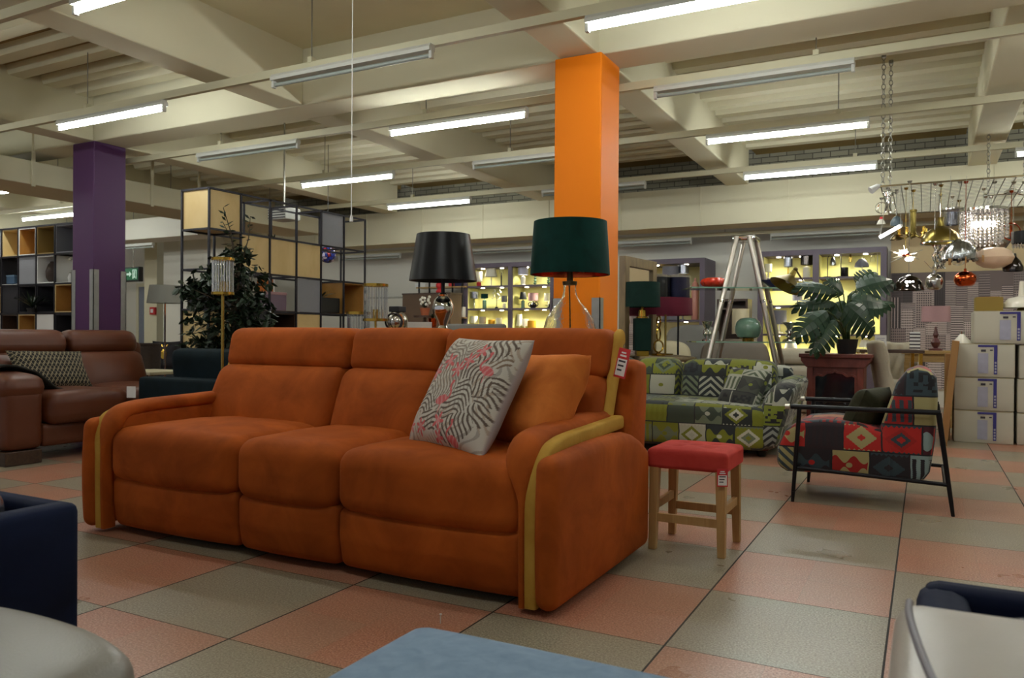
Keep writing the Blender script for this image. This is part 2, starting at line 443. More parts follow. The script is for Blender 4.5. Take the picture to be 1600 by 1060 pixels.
M['sh_teal'] = velvet('dark_green_velvet', '#0c211d', '#143029', 8., .3, .02)
M['sh_wine'] = shade('burgundy_shade', '#670d2a')
M['sh_pink'] = shade('dusty_pink_shade', '#b08a8c')
M['sh_white'] = shade('white_linen_shade', '#dedbc9')
M['sh_grey'] = shade('grey_shade', '#6f6f78')
M['sh_silver'] = plain('silver_foil_shade', '#8d8f99', .25, .9, var=.3, vs=12)
M['sh_navy'] = shade('navy_shade', '#1b1d45')
M['sh_charcoal'] = shade('charcoal_shade', '#26292b')
M['peach'] = Mt('peach_glass', '#efcfb0', .35, 0., spec=.5).m
M['celadon'] = plain('celadon_glaze', '#6f9480', .12, var=.08, coat=.6)
M['red_glass'] = Mt('red_glass', '#c23018', .12, 0., coat=.5).m
M['blue_glass'] = plain('blue_ribbon_glass', '#3c3c78', .15, var=.6, vs=30, coat=.5)
M['ceramic_white'] = plain('white_ceramic', '#dddacb', .25, var=.04)
M['ceramic_green'] = plain('pale_green_ceramic', '#5f7f6a', .2, var=.05)
M['ceramic_black'] = plain('black_ceramic', '#121014', .2, var=.05)
M['mustard_shade'] = shade('mustard_shade', '#d29a1c')
M['blue_tealight'] = plain('turquoise_glass', '#1f7f9e', .2, var=.05)
M['terracotta'] = plain('terracotta', '#a85a36', .8, var=.1)
M['pinkish'] = plain('dusty_rose_glaze', '#b87c6d', .4, var=.06)
M['soot_glass'] = Mt('dark_stove_glass', '#10141c', .08, 0., spec=.6).m
# pattern cloth: a patchwork of kilim motifs laid out on the surface in metres
def m_kilim(name, pal, cell=.19, seed=0.):
    q = Mt(name, (.5,.5,.5), .8, sheen=.15); U = q.co('UV'); x, y, z = q.xyz(U)
    wob = q.noise(U, 9., 2.)*.02
    u = (x+wob)/cell+seed; row = (y/(cell*.8)+seed*.7); ro = row.fl()
    u = u+q.white(q.vec(ro, seed, 3.0))
    cu, cv = u.fr(), row.fr(); cx = u.fl()
    r1 = q.white(q.vec(cx, ro, 1.0+seed)); r2 = q.white(q.vec(cx, ro, 5.0+seed)); r3 = q.white(q.vec(cx, ro, 9.0+seed))
    st = [(i/len(pal), c) for i, c in enumerate(pal)]
    A = q.ramp(r1, st, 'CONSTANT'); B = q.ramp(r2, st, 'CONSTANT'); C3 = q.ramp(r3, [(i/len(pal), c) for i, c in enumerate(pal[2:]+pal[:2])], 'CONSTANT')
    du, dv = (cu-.5).ab(), (cv-.5).ab()
    jag = ((cv*14.0).fr()-.5).ab()*.05
    dia = du+dv+jag*1.0
    d1 = dia.lt(.42); d2 = dia.lt(.27); d3 = dia.lt(.13)
    tri = ((cu*8.0).fr()-.5).ab()*.16; saw = dv.gt(tri+.40); rings = q.mix(saw, q.mix(d3, q.mix(d2, q.mix(d1, A, B), C3), A), C3)
    stp = ((cu*5.0+jag*4.0).fr()).gt(.5); stripes = q.mix(stp*(dv.lt(.38)), A, B)
    chev = ((cv*3.0+du*3.2).fr()).gt(.55); chevs = q.mix(chev, A, C3)
    # interlocking lobes: two rows of rounded blobs with necks
    lob = dv.lt((cu*4.0*PI).sin()*.13+.20)*(du.lt(.47)); hole = (du*du+dv*dv).sqrt().lt(.09)
    lobes = q.mix(hole, q.mix(lob, B, A), C3)
    ck = q.white(q.vec((cu*9.0).fl(), (cv*8.0).fl(), r1*7.0)).gt(.55)*(dia.gt(.1)); glyph = q.mix(ck*(dv.lt(.34))*(du.lt(.38)), C3, '#14141a')
    k = q.white(q.vec(cx, ro, 21.0+seed))
    col = q.mix(k.gt(.22), rings, lobes); col = q.mix(k.gt(.56), col, stripes); col = q.mix(k.gt(.66), col, chevs); col = q.mix(k.gt(.82), col, glyph)
    edge = (cu.lt(.045)).mx(cv.lt(.05)); col = q.mix(edge, col, q.mix(r3.gt(.5), '#1b1c20', pal[1]))
    q.set('Base Color', col); q.bump(q.noise(U, 400., 1.), .08, .002); return q.m
M['kilim_red'] = m_kilim('red_kilim_cloth', ['#9c1a14', '#2a1a20', '#4a1020', '#b21f17', '#2f4048', '#a39a68', '#221c22', '#8aa0a0'], .20, 3.)
M['kilim_green'] = m_kilim('green_kilim_cloth', ['#6f7412', '#1e2524', '#b3b4a6', '#333f32', '#747a18', '#a6a898', '#232b2e', '#66705a'], .22, 8.)
M['kilim_grey'] = m_kilim('grey_green_kilim_cloth', ['#2d302c', '#9fa192', '#3e4238', '#6f7a1c', '#23282a', '#8a908a', '#4a5640'], .20, 12.)
def m_greek():
    q = Mt('black_cream_lattice_cloth', (.1,.1,.1), .85); U = q.co('UV'); x, y, z = q.xyz(U)
    u = x/.034; v = y/.05; ph = (v*2*PI).sin()*.22
    a = ((u+ph).fr()-.5).ab().lt(.07); b = ((u-ph+.5).fr()-.5).ab().lt(.07); ring = (((u.fr()-.5)*(u.fr()-.5))+((v.fr()-.5)*(v.fr()-.5))*.6).sqrt()
    dot = ring.lt(.16)*ring.gt(.07)
    q.set('Base Color', q.mix((a.mx(b)).mx(dot), '#15110d', '#8d8064')); return q.m
M['lattice'] = m_greek()
def m_zebra():
    """cream cloth printed with stripes in patches and pink birds and flowers; colours sit in the print attribute"""
    q = Mt('zebra_flamingo_cloth', (.7,.68,.62), .85); n = q.t.nodes.new('ShaderNodeAttribute'); n.attribute_name = 'print'
    q.set('Base Color', N(q.t, n.outputs['Color'])); q.bump(q.noise(q.co(), 300., 1.), .06, .002); return q.m
M['zebra'] = m_zebra()
M['cushion_back'] = plain('pale_mauve_cloth', '#a59a98', .85, var=.05)
M['dark_purple_blob'] = plain('mottled_glass', '#5a3030', .3, var=.7, vs=14)
# ------------------------------------------------------------------ the room
ZB, ZC = 3.0, 3.5                      # undersides of the beams and of the ceiling
X0, X1, Y0, Y1 = -15.5, 7.0, -6.0, 9.8
struct(MB().box(X0, X1, Y0, Y1+.2, -.12, 0).build('floor', M['floor'], smooth=False), 'terrazzo tile floor in salmon pink and grey squares')
BX = [-14.02, -11.18, -8.34, -5.56, -2.61, .23, 3.08, 5.92]
BW = .30
def bays():
    ed = [X0]+BX+[X1]; return [(ed[i]+(BW/2 if i else 0), ed[i+1]-(BW/2 if i < len(ed)-2 else 0)) for i in range(len(ed)-1)]
for ya, yb in ((Y0, 3.03), (3.38, 8.5), (8.5, 9.02)):
    for a, b in bays():
        if ya == 8.5: struct(MB().box(a, b, ya, yb, ZC, ZC+.1).build('ceiling', M['tan'], smooth=False)); continue
        if ya < 0 and abs(a-(-2.46)) < .05:
            struct(MB().box(a, b, ya, yb, ZC, ZC+.1).build('ceiling', M['slab'], smooth=False), 'flat board ceiling between painted beams'); continue
        struct(MB().box(a, b, ya, yb, ZC+.03, ZC+.12).build('ceiling', M['tan'], smooth=False))
        m = MB(); p = .34
        k = int((yb-ya)/p)+1
        for i in range(k):
            y = yb-.10-p*i
            if y-.12 < ya: break
            m.prism([(y-.12, ZC-.055), (y+.02, ZC-.055), (y+.05, ZC+.03), (y-.15, ZC+.03)], a, b)
        struct(m.build('ceiling', M['paint'], smooth=False), 'ribbed concrete ceiling between painted beams')
for x in BX:
    struct(MB().box(x-BW/2, x+BW/2, Y0, 3.02, ZB, ZC+.1).build('ceiling_beam', M['paint'], smooth=False, bevel=.012), 'cream painted concrete ceiling beam')
    struct(MB().box(x-BW/2, x+BW/2, 3.39, 8.49, ZB, ZC+.1).build('ceiling_beam', M['paint'], smooth=False, bevel=.012), 'cream painted concrete ceiling beam')
struct(MB().box(X0, X1, 3.02, 3.39, ZB-.004, ZC+.1).build('ceiling_girder', M['paint'], smooth=False, bevel=.012), 'deep cream ceiling girder over the columns')
struct(MB().box(X0, X1, -2.7, -2.33, ZB-.004, ZC+.1).build('ceiling_girder', M['paint'], smooth=False), 'deep cream ceiling girder')
# boxed-in girder before the rear wall, brickwork above it
m = MB().box(-9.3, X1, 8.5, 9.0, 2.48, 3.02)
struct(m.build('fascia_beam', M['paint'], smooth=False), 'boxed-in cream girder before the rear wall')
m = MB()
for i in range(14): m.box(-8.4+i*1.16, -8.385+i*1.16, 8.488, 8.5, 2.48, 3.02)
struct(m.build('trim_1', M['paint'], smooth=False))
struct(MB().box(-9.3, X1, 9.0, 9.1, 3.02, ZC+.12).build('wall_brick', M['brick'], smooth=False), 'painted brickwork above the girder')
struct(MB().box(X0, X1, Y1, Y1+.2, 0, 3.6).build('wall_back', M['white_wall'], smooth=False))
struct(MB().box(X0-.2, X0, Y0, Y1+.2, 0, 3.6).build('wall_left', M['white_wall'], smooth=False))
struct(MB().box(X1, X1+.2, Y0, Y1+.2, 0, 3.6).build('wall_right', M['wall'], smooth=False))
struct(MB().box(2.07, X1-.01, 9.76, 9.795, .25, 1.84).build('trim_2', M['city'], smooth=False), 'wallpaper of grey tower blocks on the rear wall')
struct(MB().box(2.07, X1-.01, 9.77, 9.795, 1.84, 3.0).build('trim_6', plain('warm_lit_wall_paint', '#c3ad82', .6, var=.04, vs=1.), smooth=False))  # beige stands in for warm lamp light on this wall
struct(MB().box(X0, 2.0, 9.77, 9.795, 0, .12).build('baseboard_back', M['paint'], smooth=False))
# columns with steel corner guards
def column(x0, x1, y0, y1, mat, lab, cor, gtop):
    o = MB().box(x0, x1, y0, y1, 0, ZB-.005).build('pillar', mat, smooth=False, bevel=.01); struct(o, lab)
    for x, y in cor:
        sx = 1 if x == x0 else -1; sy = 1 if y == y0 else -1
        MB().box(min(x-sx*.006, x+sx*.06), max(x-sx*.006, x+sx*.06), y-sy*.006 if sy > 0 else y-.001, y+.001 if sy > 0 else y+.006, 0, gtop) \
            .box(x-.006 if sx > 0 else x-.001, x+.001 if sx > 0 else x+.006, min(y-sy*.006, y+sy*.06), max(y-sy*.006, y+sy*.06), 0, gtop).build('corner_guard', M['guard'], o, smooth=False)
    return o
column(.05, .42, 2.96, 3.34, M['orange_paint'], 'bright orange square column with steel corner guards', [(.05, 2.96), (.42, 2.96)], 1.22)
column(-5.745, -5.38, 3.0, 3.38, M['purple_paint'], 'dark purple square column with steel corner guards', [(-5.745, 3.0), (-5.38, 3.0), (-5.38, 3.38)], 1.62)
# services on the ceiling: a duct box, a bulkhead
struct(MB().box(-7.3, -6.5, 1.2, 7.9, 2.62, 2.89).build('trim_3', M['paint'], smooth=False, bevel=.01), 'boxed-in cream duct under the ceiling')
m = MB()
for y in (2.6, 3.0, 4.55, 5.3): m.box(-6.5, -6.485, y, y+.04, 2.60, 3.3)
struct(m.build('trim_4', M['paint'], smooth=False))
struct(MB().box(-13.5, -8.5, 7.0, 7.5, 2.62, 2.99).build('trim_5', M['white_wall'], smooth=False, bevel=.01), 'white bulkhead before the doorway')
# the door, the pier beside it
d = MB().box(-13.66, -12.92, 9.74, 9.795, 0, 2.0).build('door_1', plain('grey_door_paint', '#79818f', .5, var=.03), smooth=False); struct(d, 'grey fire door in the rear wall')
MB().box(-13.47, -13.40, 9.72, 9.74, 1.0, 1.7).build('vision_panel', M['tube_off'], d, smooth=False)
MB().box(-13.05, -13.03, 9.70, 9.74, .85, 1.15).build('handle', M['chrome'], d, smooth=False)
m = MB().box(-13.74, -13.66, 9.72, 9.80, 0, 2.08).box(-12.92, -12.84, 9.72, 9.80, 0, 2.08).box(-13.66, -12.92, 9.72, 9.80, 2.0, 2.08)
m.build('door_frame', M['paint'], d, smooth=False)
struct(MB().box(-12.5, -12.1, 9.0, 9.79, 0, 3.45).build('wall_pier', M['paint'], smooth=False))
struct(MB().box(-11.0, -9.3, 8.3, 8.6, 0, 3.4).build('wall_partition', M['white_wall'], smooth=False))

# ------------------------------------------------------------------ rails and fluorescent lights
ROWS = [-2.6, -1.1, .50, 2.07, 3.56, 5.18, 7.06]
ZT = 2.80
def light(lit):
    t = thing('ceiling_strip_light', 'x', 'ceiling light')
    MB().prism([(-.035, .028), (-.035, .052), (-.02, .075), (.02, .075), (.035, .052), (.035, .028)], -.71, .71).build('batten', M['white_enamel'], t, smooth=False)
    m = MB().tube([(-.69, 0, 0), (.69, 0, 0)], .0145, 12); m.build('tube', M['tube_on'] if lit else M['tube_off'], t)
    for sx in (-1, 1):
        MB().box(min(sx*.69, sx*.715), max(sx*.69, sx*.715), -.016, .016, -.022, .05).build('end_cap', M['white_enamel'], t, smooth=False, bevel=.004)
    return t
LON, LOFF = light(True), light(False); used = {}
def put(lit, xc, y, z, lab, group=None):
    src = LON if lit else LOFF
    o = src if lit not in used else dup(src)
    used[lit] = 1; o.location = (xc, y, z); o['label'] = lab
    o['group'] = group or ('lit strip lights under the rails' if lit else 'unlit strip lights under the rails')
for xc, r, lab in [(-1.16, .50, 'lit strip light cut by the top of the picture above the cream beam'),
                   (-3.80, 2.07, 'lit strip light just above the top of the purple column'),
                   (1.38, 2.07, 'lit strip light cut by the top edge beside the orange column'),
                   (-1.20, 3.58, 'lit strip light hanging beside the orange column at mid ceiling'),
                   (-3.76, 5.18, 'lit strip light above the open cube shelving, nearer of two'),
                   (-3.83, 7.06, 'lit strip light above the black lampshade, the farther of two'),
                   (1.34, 5.18, 'lit strip light with a reflector, upper of the two beside the chain'),
                   (1.31, 7.06, 'lit strip light lower of the two above the stepladder'),
                   (-8.55, 3.75, 'lit strip light before the duct, cut by the picture edge'),
                   (-10.1, 5.42, 'lit strip light just above the far cube shelving')]:
    put(True, xc, r, ZT, lab)
for xc, r, lab in [(-1.12, 2.02, 'unlit strip light on the rail over the sofa, nearest the viewer'),
                   (-3.72, 3.55, 'unlit strip light with a yellow end on the rail near the purple column'),
                   (1.34, 3.55, 'unlit strip light on the rail over the ribbed bay'),
                   (-1.25, 5.18, 'unlit strip light half hidden behind the orange column'),
                   (-1.30, 7.06, 'unlit strip light end showing past the orange column')]:
    put(False, xc, r, ZT, lab)
for xc, r in [(-3.8, -1.1), (1.38, -1.1), (-6.4, .5), (4.0, .5), (4.0, 3.56), (4.0, 7.06), (-9.0, 1.0), (5.6, 5.2), (-12.5, 3.7), (-12.9, 6.3)]:  # extra unseen strip lights added to light the rest of the store
    put(True, xc, r, ZT, 'added unseen lit strip light outside the picture', 'unseen lit strip lights added beyond the picture')
for x, lab in ((-1.3, 'dull strip light on the low rail behind the orange column'), (1.25, 'dull strip light on the low rail above the yellow cabinets'), (-3.9, 'dull strip light on the low rail behind the black lampshade'), (-6.6, 'dull strip light on the low rail behind the open shelving')):
    put(False, x, 9.25, 2.34, lab)
put(False, -10.2, 6.9, 2.45, 'dull strip light under the white bulkhead')
RL = ['painted steel rail over the viewer', 'painted steel rail behind the viewer', 'painted steel lighting rail nearest the top of the picture', 'painted steel lighting rail crossing in front of the orange column top',
      'painted steel lighting rail passing just behind the orange column top', 'painted steel lighting rail with the second row of lights behind the orange column', 'painted steel lighting rail farthest back, before the boxed girder']
for y, lab in list(zip(ROWS, RL))[2:]:
    t = thing('lighting_rail', lab, 'rail', (0, y, 0), group='lighting rails under the beams')
    MB().box(-14 if y > 0 else -6, 6.5, -.02, .02, ZT+.075, ZT+.135).build('channel', M['rail'], t, smooth=False)
    for x in [-12.2, -9.4, -6.9, -4.1, -1.5, 1.8, 4.4]:
        m = MB().tube([(x, 0, ZT+.135), (x, 0, ZC-.07)], .005, 6); m.build('hanger_rod', M['steel'], t)
        MB().box(x-.02, x+.02, -.025, .025, ZT+.13, ZT+.17).build('clamp', M['rail'], t, smooth=False)
t = thing('lighting_rail', 'painted low rail close to the rear wall under the boxed girder', 'rail', (0, 9.25, 0), group='lighting rails under the beams')
MB().box(-9, 6.5, -.02, .02, 2.415, 2.47).build('channel', M['rail'], t, smooth=False)
for x in (-7.5, -5.1, -2.6, -.1, 1.9): MB().tube([(x, 0, 2.47), (x, -.5, 2.6)] if False else [(x, 0, 2.47), (x, 0, 3.5)], .005, 6).build('hanger_rod', M['steel'], t)
# thin cord hanging from the ceiling
p = at(549, 338, 5.0)
t = thing('pull_cord', 'thin white pull cord with a small cone weight hanging before the ceiling', 'cord', (p.x, p.y, 0))
MB().tube([(0, 0, p.z), (0, 0, 3.49)], .0035, 6).build('string', M['white_plastic'], t)
MB().lathe([(.012, -.035), (.011, -.01), (.004, .01)], 10, (0, 0, p.z)).build('weight', M['white_plastic'], t)
# air vent sensor on the far ceiling, exit sign, fan unit
def lamps_beyond(): pass

# ------------------------------------------------------------------ world
w = bpy.data.worlds.new('world'); SC.world = w; w.use_nodes = True
w.node_tree.nodes['Background'].inputs[0].default_value = (.92, .95, 1., 1); w.node_tree.nodes['Background'].inputs[1].default_value = .16
vs = SC.view_settings; vs.view_transform = 'Standard'; vs.look = 'None'; vs.gamma = 1.0; vs.use_curve_mapping = False; vs.exposure = 1.2
cy = SC.cycles
cy.use_denoising = True; cy.max_bounces = 10; cy.diffuse_bounces = 4; cy.glossy_bounces = 4; cy.transmission_bounces = 8; cy.transparent_max_bounces = 8
cy.caustics_reflective = False; cy.caustics_refractive = False; cy.sample_clamp_indirect = 6.0
# ------------------------------------------------------------------ soft furniture helpers
def ell(a, b, n=12, k=2.6):
    """a rounded-rectangle-like section with half sizes a, b"""
    o = []
    for i in range(n):
        t = 2*PI*i/n; c, s_ = math.cos(t), math.sin(t)
        o.append((a*math.copysign(abs(c)**(2/k), c), b*math.copysign(abs(s_)**(2/k), s_)))
    return o
def smooth_path(pts, m=4):
    P = [Vector(p) for p in pts]; o = []
    for i in range(len(P)-1):
        p0, p1, p2, p3 = P[max(i-1, 0)], P[i], P[i+1], P[min(i+2, len(P)-1)]
        for j in range(m):
            t = j/m; o.append(.5*((2*p1)+(p2-p0)*t+(2*p0-5*p1+4*p2-p3)*t*t+(3*p1-p0-3*p2+p3)*t**3))
    return o+[P[-1]]
def frame(o, ax, ay):
    """a matrix at o whose x runs along ax and whose y runs close to ay"""
    x = Vector(ax).normalized(); z = x.cross(Vector(ay)).normalized(); y = z.cross(x)
    m = Matrix((x, y, z)).transposed().to_4x4(); m.translation = Vector(o); return m
def pillow(w, h, t, n=22, ear=.07, sag=0.0, seed=1, wr=.004):
    m = MB(); r_ = random.Random(seed); ph = [r_.uniform(0, 6.3) for _ in range(6)]
    def pt(i, j, sd):
        u, v = -1+2*i/n, -1+2*j/n
        x = u*w/2*(1-ear*(1-v*v)*abs(u)); y = v*h/2*(1-ear*(1-u*u)*abs(v))-sag*(1-u*u)*(v > 0)*v
        z = t/2*(max(0, (1-u**4)*(1-v**4)))**.55
        z += wr*math.sin(6*u+4*v+ph[0])*math.sin(5*v-3*u+ph[1])*(1-u*u)*(1-v*v)
        return (x, y, sd*z)
    for sd in (1, -1):
        vs = [pt(i, j, sd) for i in range(n+1) for j in range(n+1)]
        fs = [(i*(n+1)+j, (i+1)*(n+1)+j, (i+1)*(n+1)+j+1, i*(n+1)+j+1) for i in range(n) for j in range(n)]
        m.add(vs, fs)
    return m
def cushion(name, lab, cat, corners, t, mat, back=None, seed=1, uv=False, group=None, n=22, lift=0., wr=.004):
    """corners BL, BR, TL in world space: a cushion lying between them"""
    BL, BR, TL = [Vector(c) for c in corners]; w = (BR-BL).length; h = (TL-BL).length
    Mx = frame((BR+TL)/2, BR-BL, TL-BL); Mx.translation += Mx.to_3x3() @ Vector((0, 0, lift))
    o = pillow(w, h, t, n, seed=seed, wr=wr).build(name, mat, None, uv=uv); o.matrix_world = Mx; tag(o, lab, cat, group)
    return o
def price_tag(M4, lab, w=.055, h=.11, parent=None):
    t = thing('hanging_tag', lab, 'tag'); t.matrix_world = M4
    MB().box(-w/2, w/2, -h, 0, -.0015, .0015).build('card', M['red_print'], t, smooth=False)
    MB().box(-w*.41, w*.41, -h*.93, -h*.36, .0015, .002).build('white_panel', M['paper'], t, smooth=False)
    m = MB()
    for i in range(3): m.box(-w*.3, w*(.3-.1*i), -h*(.47+.15*i), -h*(.41+.15*i), .002, .0023)
    m.build('print', M['ink'], t, smooth=False)
    m = MB().box(-w*.28, w*.28, -h*.28, -h*.22, .0015, .002).box(-w*.2, w*.2, -h*.17, -h*.12, .0015, .002); m.build('red_header', M['paper'], t, smooth=False)
    return t

# ------------------------------------------------------------------ the orange three-seater
XC = .185
sofa = thing('recliner_sofa', 'burnt orange velvet three-seat sofa with mustard piping along its arms', 'sofa', (XC, 0, 0))
def orange_arm(sx):
    path = smooth_path([(0, .060, .02), (0, .055, .20), (0, .055, .38), (0, .062, .49), (0, .095, .553), (0, .16, .577), (0, .28, .588), (0, .50, .594), (0, .80, .604)], 5)
    def flare(mb, xo, w0, w1, half):
        # the strip is narrow up the front and broad along the top; xo is its outer edge
        out = []
        for p in mb.v:
            t = min(1, max(0, (p.z-.36)/.17)); t = t*t*(3-2*t); k = (p.x/half+1)/2
            x = xo+.030*t-(w0+(w1-w0)*t)*(1-k); out.append(Vector((sx*x, p.y, p.z)))
        mb.v = out; return mb
    m = flare(MB().sweep(path, ell(.034, .047, 14), up=(1,0,0)), 1.122, .030, .125, .047); m.build('arm_pad', M['orange_velvet'], sofa)
    pb = smooth_path([(0, .056, .022), (0, .052, .20), (0, .052, .38), (0, .062, .475), (0, .10, .534), (0, .17, .556), (0, .28, .566), (0, .50, .573), (0, .805, .583)], 5)
    m = flare(MB().sweep(pb, ell(.028, .027, 20, 4.5), up=(1,0,0)), 1.163, .046, .052, .027); m.build('piping_band', M['yellow_velvet'], sofa, label='mustard velvet piping band')
    def fn(p, u):
        x, y, z = p
        cut = max(0, u.y-.35)
        z = z-.17*cut*cut*max(0, u.z)*1.4
        x += sx*.016*(1-u.y**2)*(1-u.z**2)*(1 if x*sx > 0 else 0)
        z += .02*(1-u.y**2)*max(0, u.z)
        y -= .012*(1-u.z**2)*(u.y < 0)
        return (x, y, z)
    MB().rbox((sx*1.200, .515, .278), (.085, 1.01, .515), .042, 12, fn=fn).build('outer_panel', M['orange_velvet'], sofa)
    MB().rbox((sx*1.085, .47, .31), (.10, .78, .53), .03, 6).build('arm_core', M['orange_velvet'], sofa)
for sx in (-1, 1): orange_arm(sx)
SEATS = [(-1.094, -.278), (-.272, .268), (.274, 1.094)]
for i, (a, b) in enumerate(SEATS):
    w = b-a; c = (a+b)/2
    def fs(p, u):
        x, y, z = p
        z += .032*(1-abs(u.x)**3)*(1-.6*u.y*u.y)*max(0, u.z)
        y -= .022*(1-abs(u.x)**2.4)*max(0, -u.y)*(1-.5*max(0, u.z))
        z -= .012*(1-u.x*u.x)*max(0, -u.y)*max(0, -u.z)
        z += .0022*math.sin(23*x+9*y+i)*math.sin(17*y-5*x)*max(0, u.z)
        return (x, y, z)
    MB().rbox((c, .385, .372), (w, .68, .240), .064, 15, fn=fs).build('seat_cushion', M['orange_velvet'], sofa)
    def fp(p, u):
        x, y, z = p; y -= .026*(1-abs(u.x)**2.4)*(1-.4*u.z**2)*(u.y < 0); y += .02*max(0, -u.z)*(u.y < 0); return (x, y, z)
    MB().rbox((c, .125, .146), (w, .12, .240), .036, 12, fn=fp).build('footrest_panel', M['orange_velvet'], sofa)
BACKS = [(-1.12, -.262), (-.258, .295), (.299, 1.125)]
for i, (a, b) in enumerate(BACKS):
    w = b-a; c = (a+b)/2
    def fb(p, u):
        x, y, z = p
        y += .42*z                                             # leans back
        y -= .035*(1-abs(u.x)**2.5)*(1-u.z*u.z)*(u.y < 0)
        x *= 1-.035*max(0, -u.z)
        y += .0025*math.sin(19*x+i)*math.sin(15*z+2)*(u.y < 0)
        return (x, y, z)
    MB().rbox((c, .745, .612), (w, .20, .335), .06, 13, fn=fb).build('back_cushion', M['orange_velvet'], sofa)
    def fh(p, u):
        x, y, z = p; y += .20*z
        y -= .02*(1-abs(u.x)**3)*(1-u.z*u.z)*(u.y < 0)
        z += .006*(1-abs(u.x)**3)*max(0, u.z)
        return (x, y, z)
    MB().rbox((c, .862, .866), (w, .175, .215), .052, 13, fn=fh).build('head_cushion', M['orange_velvet'], sofa)
for sx in (-1, 1):
    pt = smooth_path([(0, .70, .52), (0, .735, .62), (0, .775, .72), (0, .812, .80), (0, .835, .88), (0, .862, .945), (0, .895, .962)], 4)
    MB().sweep([(sx*1.130, p.y+.036, p.z-.022) for p in pt], ell(.038, .022, 16), up=(1,0,0)).build('side_band', M['yellow_velvet'], sofa, label='mustard velvet side band')
def fshell(p, u):
    x, y, z = p; y += .10*max(-1, u.z)*.5; y += .02*(1-u.x*u.x)*(u.y > 0)
    return (x, y, z)
MB().rbox((0, .965, .44), (2.425, .13, .80), .05, 12, fn=fshell).build('back_shell', M['orange_velvet'], sofa)
for sx in (-1, 1):
    m = MB().prism([(.80, .50), (.84, .60), (.885, .80), (.93, .84), (1.05, .83), (1.06, .70), (1.03, .42), (.98, .36), (.84, .42)], sx*1.10-.0, sx*1.215)
    m.build('wing', M['orange_velvet'], sofa, bevel=.025, seg=4)
MB().box(-1.05, 1.05, .20, .93, .035, .26).build('base', M['plastic_black'], sofa, smooth=False)
for x in (-1.0, 1.0):
    for y in (.19, .90): MB().lathe([(.025, 0), (.022, .04)], 12, (x, y, 0)).build('foot', M['plastic_black'], sofa)
q = at_x(977, 545, 1.385)
price_tag(frame(q, (.9, -.42, -.15), (.12, .1, 1)), 'red and white price tag hanging from the top corner of the orange sofa', .066, .125)

# ------------------------------------------------------------------ its cushions
def print_colour(u, v):
    """the cushion's print: striped patches, pink flowers and birds on cream (u to the right, v up, -1..1)"""
    cream = (.56, .52, .44); brown = (.09, .065, .05); grey = (.36, .32, .27); pink = (.62, .12, .12); rose = (.66, .25, .24)
    col = cream
    for cx, cy_, rx, ry, an, fq, cv, dk in PATCH:
        dx, dy = u-cx, v-cy_; a = dx*math.cos(an)+dy*math.sin(an); b = -dx*math.sin(an)+dy*math.cos(an)
        if (a/rx)**2+(b/ry)**2 < 1:
            s_ = math.sin(1.75*fq*(a+cv*b*b+.05*math.sin(11*b)))
            col = dk if s_ > .25 else cream
    if col == cream:
        s_ = math.sin(48*u+9*math.sin(6*v+3*u))*math.sin(5.1*u-9*v)
        if s_ > .35: col = grey if math.sin(7*u+5*v) > 0 else (.42, .33, .25)
    for cx, cy_, r_, k in FLOWERS:
        dx, dy = u-cx, v-cy_; d = math.hypot(dx, dy)
        if d < r_*(.62+.38*math.cos(k*math.atan2(dy, dx)+cx*9)): col = pink if d > r_*.35 else rose
    for cx, cy_, s, fl in BIRDS:
        dx, dy = (u-cx)/s*fl, (v-cy_)/s
        if ((dx+.1)/.55)**2+((dy+.05-.2*dx)/.32)**2 < 1: col = pink if math.sin(14*dx+9*dy) > -.5 else rose
        for k in range(25):
            t = k/24; nx = .42+.22*math.sin(t*5.2); ny = -.1+1.25*t
            if math.hypot(dx-nx, dy-ny) < .085: col = pink
        if math.hypot(dx-.25, dy-1.2) < .15: col = pink
        if abs(dx+.05) < .03 and -.95 < dy < -.2: col = rose
    return col
BR_ = (.12, .085, .062); GR_ = (.24, .19, .15)
PATCH = [(.82, .1, .18, .3, 1.4, 40, .8, BR_), (.80, -.45, .2, .22, .6, 38, -.9, BR_), (.0, .1, .2, .2, .9, 44, .9, (.22, .15, .10)), (.78, .55, .18, .2, 2., 42, .7, (.22, .15, .10)), (-.85, .5, .12, .2, 1.2, 44, .5, GR_), (-.62, .78, .2, .16, .4, 40, .8, GR_), (-.1, -.35, .2, .2, 2.2, 38, 1., GR_), (.75, -.1, .16, .3, 1.2, 44, .7, BR_), (-.45, -.1, .2, .25, .9, 46, -.7, GR_), (-.1, .85, .22, .1, .2, 44, 1., GR_), (.85, .85, .12, .12, .8, 40, .9, BR_), (.55, .72, .42, .28, .5, 34, .9, BR_), (.1, .62, .35, .2, 1.9, 46, -.6, GR_), (-.45, .5, .32, .42, 1.2, 44, .8, GR_), (.42, .12, .48, .26, -.3, 36, -1., BR_),
         (.25, -.3, .42, .33, 1.5, 40, 1.1, BR_), (-.25, .02, .35, .42, .3, 50, .5, GR_), (-.72, -.35, .2, .42, 1.4, 42, .6, BR_), (-.25, -.66, .17, .34, 1.57, 40, 1.5, BR_), (.45, -.72, .4, .24, .3, 36, -.9, BR_), (-.8, .1, .2, .3, 1.7, 46, .4, GR_)]
FLOWERS = [(-.42, .42, .17, 5), (-.70, .20, .17, 5), (.12, .45, .17, 6), (.32, .66, .17, 5), (-.10, .28, .17, 6), (-.02, -.66, .16, 5), (-.5, -.80, .15, 6), (.04, -.90, .13, 5), (-.84, -.80, .13, 5)]
BIRDS = [(-.12, -.28, .27, 1), (.64, .32, .25, -1), (.42, -.90, .23, -1)]
BL, BR, TL = Vector((.655, .31, .505)), Vector((1.085, .125, .50)), Vector((.715, .545, .925))
